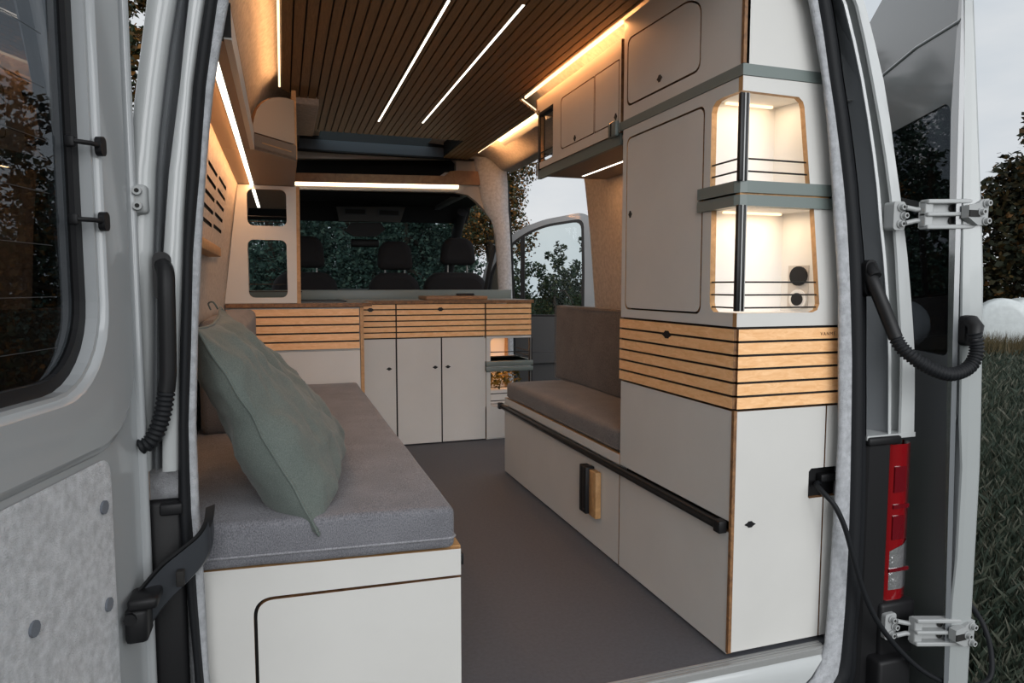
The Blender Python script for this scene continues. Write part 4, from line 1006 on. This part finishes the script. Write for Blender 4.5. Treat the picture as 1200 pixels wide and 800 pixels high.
mb = MB(); mb.grid([[V((-.35,5.90,1.50)),V((1.52,5.90,1.50))],[V((-.35,6.7,.85)),V((1.52,6.7,.85))]]); struct('window_1', mb, M['glass'])
db = thing('dashboard', 'dark cab dashboard behind the front seats', 'dashboard', (.6,6.3,.0))
mb = MB(); mb.box(-.33,6.05,.0,1.52,6.9,.90,0,.05,3); obj('dash_body', mb, 'cabgrey', db)
obj('dash_top', MB().box(.30,6.02,.895,.80,6.30,.93,0,.01), 'cabgrey', db)
cn = thing('overhead_console', 'dark overhead console with two vents above the windscreen', 'console', (.68,5.7,1.5))
mb = MB(); mb.plate([(.44,1.47),(.93,1.478),(.97,1.60),(.42,1.585)], [], (0,5.66,0), X3, Z3, -Y3, .06, 0, 0); obj('console_body', mb, mat_basic('console_plastic', (.075,.072,.068), .7), cn)
for x0 in (.475,.745):
    fr = obj('vent_frame', MB().plate(rr(x0,1.522,x0+.18,1.577,.006,2), [rr(x0+.012,1.532,x0+.168,1.567,.004,2)], (0,5.652,0), X3, Z3, -Y3, .008, 0, 0), 'cabgrey', cn)
    obj('vent_slot', MB().box(x0+.01,5.6535,1.530,x0+.17,5.657,1.570), 'dark', fr)
rm = thing('rear_view_mirror', 'black rear view mirror and sensor housing at the windscreen', 'mirror', (.66,5.75,1.33))
mb = MB(); mb.plate([(.49,1.40),(.56,1.36),(.74,1.36),(.82,1.42),(.78,1.475),(.54,1.47)], [], (0,5.74,0), X3, Z3, -Y3, .06, 0, 0); obj('sensor_housing', mb, 'black', rm)
obj('mirror_glass', MB().box(.53,5.70,1.27,.76,5.73,1.335,0,.015), 'black', rm)
def soft_slab(x0, x1, z0, z1, y0, y1, r, taper=0.0):
    mb = MB(); o = rr(x0,z0,x1,z1,(r*.55,r*.55,r,r),6); cx = (x0+x1)/2; cz = (z0+z1)/2; hz = z1-z0; hx = x1-x0; th = y1-y0; rings = []
    for (f, sh) in ((0,.045),(.06,.018),(.2,.004),(.5,0),(.8,.004),(.94,.018),(1,.045)):
        rings.append([V((cx+(p[0]-cx)*(1-2*sh/hx)*(1-taper*(p[1]-z0)/hz), y0+th*f, cz+(p[1]-cz)*(1-2*sh/hz))) for p in o])
    mb.grid(rings, closed=True); n_ = len(o)
    mb.add(rings[0], [tuple(range(n_))], 0, True); mb.add(rings[-1], [tuple(range(n_))[::-1]], 0, True); return mb
def seat(x, w, hx, hw, hz0, hz1, bz, label):
    t = thing('vehicle_chair', label, 'seat', (x,5.2,0), 0, 'cab seats')
    obj('backrest', soft_slab(x-w/2, x+w/2, .40, bz, 5.14, 5.28, .13, .05), 'darkfab', t)
    mb = MB(); mb.box(x-w/2,5.25,.28,x+w/2,5.75,.46,0,.06,3); obj('seat_pad', mb, 'darkfab', t)
    obj('pedestal', MB().box(x-w/2+.06,5.22,.0,x+w/2-.06,5.62,.30,0,.02), 'cabgrey', t)
    obj('headrest', soft_slab(hx-hw/2, hx+hw/2, hz0, hz1, 5.15, 5.26, .085, .16), 'darkfab', t)
    for s in (-1,1):
        obj('headrest_post', MB().tube([V((hx+s*hw*.27,5.21,bz-.05)),V((hx+s*hw*.27,5.21,hz0+.03))], .006, 8), 'alu', t)
seat(.155,.48,.165,.27,1.085,1.315,1.055,'driver seat seen left behind the divider panel')
seat(.80,.40,.808,.275,1.075,1.290,1.055,'middle cab seat with rounded headrest')
seat(1.275,.52,1.295,.285,1.115,1.325,1.06,'right cab seat nearest the open passenger door')
mb = MB(); mb.tube(spline([(1.46,4.75,1.25),(1.44,4.85,1.05),(1.46,5.0,.85),(1.50,5.1,.55),(1.50,5.12,.0)],5), .018, 6)
single('seat_belt', mb, 'cabgrey', 'grey belt strap beside the right cab seat', 'seat belt')

# open cab door seen through the sliding-door opening
cd = thing('cab_door', 'open grey passenger cab door seen through the sliding door opening', 'van door', (1.7,5.5,-.3))
P0, Pq = V((1.60,5.50,0)), V((2.42,5.12,0))
u = (Pq-P0).normalized(); dw = (Pq-P0).length; nr = V((u.y,-u.x,0))
frame_o = [(-.05,-.30),(dw+.02,-.30),(dw+.03,.85),(dw-.02,1.50),(dw-.06,1.535),(dw-.12,1.55),(.50,1.50),(.33,1.44),(.20,1.36),(.09,1.25),(0,1.10),(-.05,.90)]
frame_o = soft(frame_o, .05, 3)
frame_i = soft([(.02,.70),(dw-.075,.70),(dw-.075,1.10),(dw-.085,1.505),(.52,1.462),(.36,1.402),(.24,1.322),(.13,1.21),(.05,1.08),(.02,.90)], .07, 4)
mb = MB(); mb.plate(frame_o, [frame_i[::-1]], P0, u, Z3, nr, .05, 0, 0); obj('door_shell', mb, mat_basic('cab_door_paint', (.22,.235,.245), .35, coat=.5), cd)
fi2 = [(a+(.5*dw-a)*.06, b+(1.05-b)*.05) for a, b in frame_i]
mb = MB(); mb.plate(frame_i, [fi2[::-1]], P0+nr*.006, u, Z3, nr, .03, 0, 0); obj('window_seal', mb, 'black', cd, 'black window seal')
mb = MB(); mb.plate(fi2, [], P0-nr*.02, u, Z3, nr, .004, 0, 0); obj('window_pane', mb, mat_tint('cab_door_glass', (.86,.90,.905), 1.18), cd)
obj('window_bar', MB().plate([(.30,.70),(.335,.70),(.335,1.385),(.30,1.36)], [], P0+nr*.004, u, Z3, nr, .03, 0, 0), 'black', cd)
mb = MB(); mb.plate([(-.02,-.25),(dw-.04,-.25),(dw-.04,.60),(dw-.10,.70),(-.02,.70)], [], P0+nr*.05, u, Z3, nr, .05, 0, 0)
mb.plate([(.06,.30),(dw-.10,.34),(dw-.10,.42),(.06,.40)], [], P0+nr*.09, u, Z3, nr, .04, 0, 0); mb.plate([(.0,-.20),(dw-.15,-.20),(dw-.15,.05),(.0,.08)], [], P0+nr*.10, u, Z3, nr, .05, 0, 0)
obj('door_trim', mb, 'cabgrey', cd, 'dark plastic door trim')

# ------------------------------------------------------------------ outside
GZ = -.65
mb = MB(); mb.grid([[V((x,y,GZ)) for x in (-60,-20,0,20,60)] for y in (-30,0,20,45,90)]); g = struct('ground', mb, 'grass')
def leaf_cloud(blobs, n, s, rnd):
    mb = MB(); tot = sum(b[1]**2 for b in blobs); vs = []; fs = []
    for (c, r) in blobs:
        k = int(n*r*r/tot); c = V(c)
        for _ in range(k):
            d = V((rnd.gauss(0,1),rnd.gauss(0,1),rnd.gauss(0,1))).normalized()
            p = c + d*r*(rnd.random()**.35)*rnd.uniform(.75,1.12)
            a = V((rnd.gauss(0,1),rnd.gauss(0,1),rnd.gauss(0,.7))).normalized(); b = a.orthogonal().normalized()
            b = (b*math.cos(rnd.random()*6.28) + a.cross(b)*math.sin(rnd.random()*6.28))
            q = s*rnd.uniform(.6,1.3); o = len(vs)
            vs += [p-a*q, p+b*q*.55, p+a*q, p-b*q*.55]; fs.append((o,o+1,o+2,o+3))
    mb.add(vs, fs); return mb
def tree(name, label, cat, base, height, rx, nblob, nleaf, ls, mat, seed, group=None, z0=.25, rz=None, trunk=True, ry=None):
    rnd = random.Random(seed); base = V(base); t = thing(name, label, cat, tuple(base), 0, group)
    ry = ry or rx; blobs = []
    for k in range(nblob):
        a = rnd.random()*6.28; h = z0 + (1-z0)*((k+.5)/nblob); taper = math.sin(min(1,(1.08-h)/(1.08-z0)*1.25)*PI/2)*.85+.12
        rad = rnd.uniform(.25,.85)*taper; br = rx*rnd.uniform(.32,.5)*max(.35,taper)
        blobs.append((base+V((math.cos(a)*rx*rad, math.sin(a)*ry*rad, height*h-br*.4)), br))
    if trunk:
        mb = MB(); mb.tube([base+V((0,0,-.05)), base+V((.03*height*.3,0,height*.3)), base+V((0,.02*height,height*.7))], [.03*height,.022*height,.01*height], 8)
        for k in range(5):
            b = blobs[(k*3) % nblob][0]; mb.tube([base+V((0,0,height*(.3+.06*k))), (base+V((0,0,height*(.45+.06*k)))+b)/2, b], [.012*height,.008*height,.004*height], 6)
        obj('trunk', mb, 'bark', t)
    obj('foliage', leaf_cloud(blobs, nleaf, ls, rnd), mat, t); return t
# ahead, through the windscreen
for i, (x, y, lab) in enumerate(((-2.6,12.2,'dark green tree seen through the left end of the windscreen'),(-.2,11.6,'dark green tree straight ahead behind the driver seat'),(2.0,11.8,'dark green tree ahead behind the middle headrest'),(3.0,12.6,'dark green tree ahead behind the right headrest'))):
    tree('hedge_tree', lab, 'tree', (x,y,GZ), 4.6, 1.05 if x > 2.5 else 1.55, 36, 34000, .036, 'leafdark', 20+i, 'dark trees ahead of the windscreen', .05)
for i, (x, y, lab) in enumerate(((-1.6,15.2,'dark tree of the second row behind the driver headrest'),(1.2,15.0,'dark tree of the second row between the two left headrests'),(3.0,16.0,'dark tree of the second row at the right windscreen end'))):
    tree('hedge_tree', lab, 'tree', (x,y,GZ), 5.4, 1.5 if x > 2.5 else 1.9, 30, 16000, .065, 'leafdark', 30+i, 'dark trees ahead of the windscreen', .05)
tree('autumn_tree', 'tree with orange autumn leaves outside the sliding door', 'tree', (2.76,9.0,GZ), 5.2, .62, 40, 19000, .024, 'leaforange', 41, None, .43)
for i, (x, y, h, r, lab) in enumerate(((5.6,16.5,2.6,.75,'low bush at the left seen through the cab door window'),(6.55,16.2,2.75,.62,'pointed bush in the middle of the cab door window'),(7.6,16.4,2.9,.7,'tall pointed bush at the right of the cab door window'),(9.0,16.8,2.6,.8,'bush half hidden behind the cab door frame'))):
    tree('bush', lab, 'bush', (x,y,GZ), h, r*1.3, 30, 6500, .05, 'leafgreen', 60+i, 'bushes beyond the cab door', .04)
# left side, seen through the rear door window and the gap beside it
tree('autumn_tree', 'autumn tree glimpsed in the gap beside the left rear door', 'tree', (-1.75,11.0,GZ), 6.2, .8, 24, 6000, .055, 'leaforange', 71, None, .2)
tree('autumn_tree', 'autumn tree seen through the tinted left rear door window', 'tree', (-3.6,12.0,GZ), 4.6, 1.5, 30, 9000, .065, 'leaforange', 72, None, .1)
tree('hedge_tree', 'dark tree at the far left seen through the tinted door window', 'tree', (-5.6,13.5,GZ), 4.2, 1.7, 26, 8000, .075, 'leafhedge', 73, None, .08)
# right side, behind the bales
for i, (x, y, h, lab) in enumerate(((20.6,18.5,7.4,'large brown green hedge tree partly behind the right rear door'),(24.5,16.8,7.6,'large brown green hedge tree behind the white bales at the right edge'))):
    tree('hedge_tree', lab, 'tree', (x,y,GZ), h, 2.7, 60, 16000, .13, 'leafhedge', 80+i, 'hedge trees behind the bales', .04)
tree('hedge_tree', 'hedge tree seen in the right rear door window', 'tree', (15.5,19.0,GZ), 6.4, 2.6, 40, 8000, .15, 'leafhedge', 84, None, .04)
# wrapped bales
def bale(loc, rot, lab):
    t = thing('hay_bale', lab, 'bale', loc, rot, 'white wrapped bales')
    prof = [(-.62,.0),(-.62,.40),(-.60,.56),(-.54,.625),(-.3,.645),(0,.648),(.3,.645),(.54,.625),(.60,.56),(.62,.40),(.62,.0)]
    mb = MB(); n = 28
    mb.grid([[V((x, r*math.cos(2*PI*k/n), .645 + r*math.sin(2*PI*k/n))) for k in range(n)] for x, r in prof], closed=True)
    obj('wrapping', mb, 'bale', t, local=True); return t
bale((18.2,13.15,GZ), .75, 'nearest white wrapped bale beside the right rear door edge')
bale((19.6,13.5,GZ), .95, 'white wrapped bale at the right edge of the picture behind the first')
bale((14.4,13.0,GZ), .5, 'white wrapped bale seen through the right rear door window')
# grass
rnd = random.Random(5); mb = MB(); vs = []; fs = []
for k in range(42000):
    y = 1.6 + 15*rnd.random()**2.0
    x = max(1.75, y*rnd.uniform(.70,1.85))
    d = math.hypot(x,y); h = rnd.uniform(.05,.13)*(1+.03*d); w = .0035*(1+.16*d)
    a = rnd.random()*PI; dx, dy = math.cos(a)*w, math.sin(a)*w; lx, ly = rnd.gauss(0,.4)*h, rnd.gauss(0,.4)*h
    o = len(vs); vs += [V((x-dx,y-dy,GZ)),V((x+dx,y+dy,GZ)),V((x+lx*.4+dx*.6,y+ly*.4+dy*.6,GZ+h*.6)),V((x+lx,y+ly,GZ+h))]; fs += [(o,o+1,o+2,o+3)]
mb.add(vs, fs); gr = obj('grass', mb, 'blade'); gr['kind'] = 'stuff'; gr['label'] = 'dusky green grass of the field'; gr['category'] = 'grass'
mb = MB(); vs = []; fs = []
for k in range(2600):
    y = rnd.uniform(11.0,13.2); x = y*rnd.uniform(1.2,1.62); h = rnd.uniform(.15,.55); w = .012; a = rnd.random()*PI
    lx, ly = rnd.gauss(0,.25)*h, rnd.gauss(0,.25)*h; o = len(vs)
    vs += [V((x-w*math.cos(a),y-w*math.sin(a),GZ)),V((x+w*math.cos(a),y+w*math.sin(a),GZ)),V((x+lx,y+ly,GZ+h))]; fs.append((o,o+1,o+2))
mb.add(vs, fs); gr = obj('dry_grass', mb, 'straw'); gr['kind'] = 'stuff'; gr['label'] = 'tall dry grass growing in front of the white bales'; gr['category'] = 'grass'

# ------------------------------------------------------------------ light
def area(name, loc, size, sizey, power, col, rot=(0,0,0), spread=PI):
    l = D.lights.new(name, 'AREA'); l.shape = 'RECTANGLE'; l.size = size; l.size_y = sizey; l.energy = power; l.color = col; l.spread = spread
    o = D.objects.new(name, l); COL.objects.link(o); o.location = loc; o.rotation_euler = rot; return o
WARM = (1,.47,.18); NEUT = (1,.90,.76)
area('ceiling_light_left', (.491,2.85,1.792), .009, 1.58, .15, NEUT)
area('ceiling_light_right', (.713,2.81,1.792), .009, 1.58, .15, NEUT)
area('shelf_light', (-.127,2.55,1.427), .015, 1.9, 3.8, WARM, (0,math.radians(38),0))
area('bench_light', (1.26,2.42,1.429), .014, .7, 1.6, WARM)
area('cab_light', (.6,4.56,1.598), 1.05, .012, .8, NEUT, (math.radians(-20),0,0))
area('left_cove_light', (.006,2.25,1.815), .02, 1.8, 1.0, WARM, (0,math.radians(115),0))
area('left_shelf_light', (.0,2.2,1.80), .02, 1.7, 1.1, WARM, (0,math.radians(58),0))
area('right_cove_light', (1.074,2.55,1.815), .02, 1.0, 1.9, WARM, (0,math.radians(-100),0))
area('right_cabinet_light', (1.044,2.45,1.798), .012, .8, 2.8, (1,.40,.13), (0,math.radians(-25),0))
area('front_cove_light', (1.224,3.75,1.806), .014, 1.05, 4.6, WARM, (0,math.radians(-78),0))
area('upper_niche_light', (1.16,1.49,1.424), .16, .06, .26, (1,.74,.48))
area('lower_niche_light', (1.18,1.49,1.139), .18, .06, .34, (1,.74,.48))
area('upper_end_shelf_light', (1.30,4.2,.628), .2, .12, .5, WARM)
area('lower_end_shelf_light', (1.30,4.2,.422), .2, .1, .4, WARM)
s = D.lights.new('rear_fill_sun', 'SUN'); s.energy = 1.55; s.angle = math.radians(45); s.color = (.985,.99,1)  # wide sun lamp added as fill from behind the camera
so_ = D.objects.new('rear_fill_sun', s); COL.objects.link(so_); so_.rotation_euler = (math.radians(71), 0, math.radians(-9))

area('soft_fill_light', (2.0,-1.0,1.45), 1.5, 1.5, 19, (.97,.99,1), (math.radians(78),0,math.radians(8)))  # added fill lamp, unseen behind the camera, brightens the rear-facing panels
w = D.worlds.new('dusk_sky'); bpy.context.scene.world = w; w.use_nodes = True; nt = w.node_tree; nt.nodes.clear()
out = nt.nodes.new('ShaderNodeOutputWorld'); bg = N(nt, 'ShaderNodeBackground'); bg.inputs[1].default_value = .8
tc = N(nt, 'ShaderNodeTexCoord'); mp = N(nt, 'ShaderNodeMapping'); mp.inputs['Scale'].default_value = (1,1,3.2)
no = N(nt, 'ShaderNodeTexNoise', Scale=2.2, Detail=5.0, Roughness=.55)
nt.links.new(tc.outputs['Generated'], mp.inputs[0]); nt.links.new(mp.outputs[0], no.inputs[0])
r = N(nt, 'ShaderNodeValToRGB'); r.color_ramp.elements[0].position = .35; r.color_ramp.elements[1].position = .62
r.color_ramp.elements[0].color = (.76,.82,.88,1); r.color_ramp.elements[1].color = (.95,.97,.985,1)
sx_ = N(nt, 'ShaderNodeSeparateXYZ'); nt.links.new(tc.outputs['Generated'], sx_.inputs[0])
mr = N(nt, 'ShaderNodeMapRange'); mr.inputs['From Min'].default_value = -.45; mr.inputs['From Max'].default_value = .55; mr.inputs['To Min'].default_value = .85; mr.inputs['To Max'].default_value = .80
nt.links.new(sx_.outputs['Y'], mr.inputs['Value']); nt.links.new(mr.outputs[0], bg.inputs[1])
nt.links.new(no.outputs[0], r.inputs[0]); nt.links.new(r.outputs[0], bg.inputs[0]); nt.links.new(bg.outputs[0], out.inputs[0])

# ------------------------------------------------------------------ camera
cam = D.cameras.new('camera'); co = D.objects.new('camera', cam); COL.objects.link(co)
cam.sensor_width = 36; cam.lens = 24; cam.clip_start = .02; cam.clip_end = 300
co.location = (0,0,.95); co.rotation_euler = (math.radians(90-4.6), 0, math.radians(-18.5))
sc = bpy.context.scene; sc.camera = co
sc.view_settings.view_transform = 'Standard'; sc.view_settings.look = 'None'; sc.view_settings.exposure = 0
sc.cycles.max_bounces = 8; sc.cycles.transparent_max_bounces = 12; sc.cycles.sample_clamp_indirect = 4
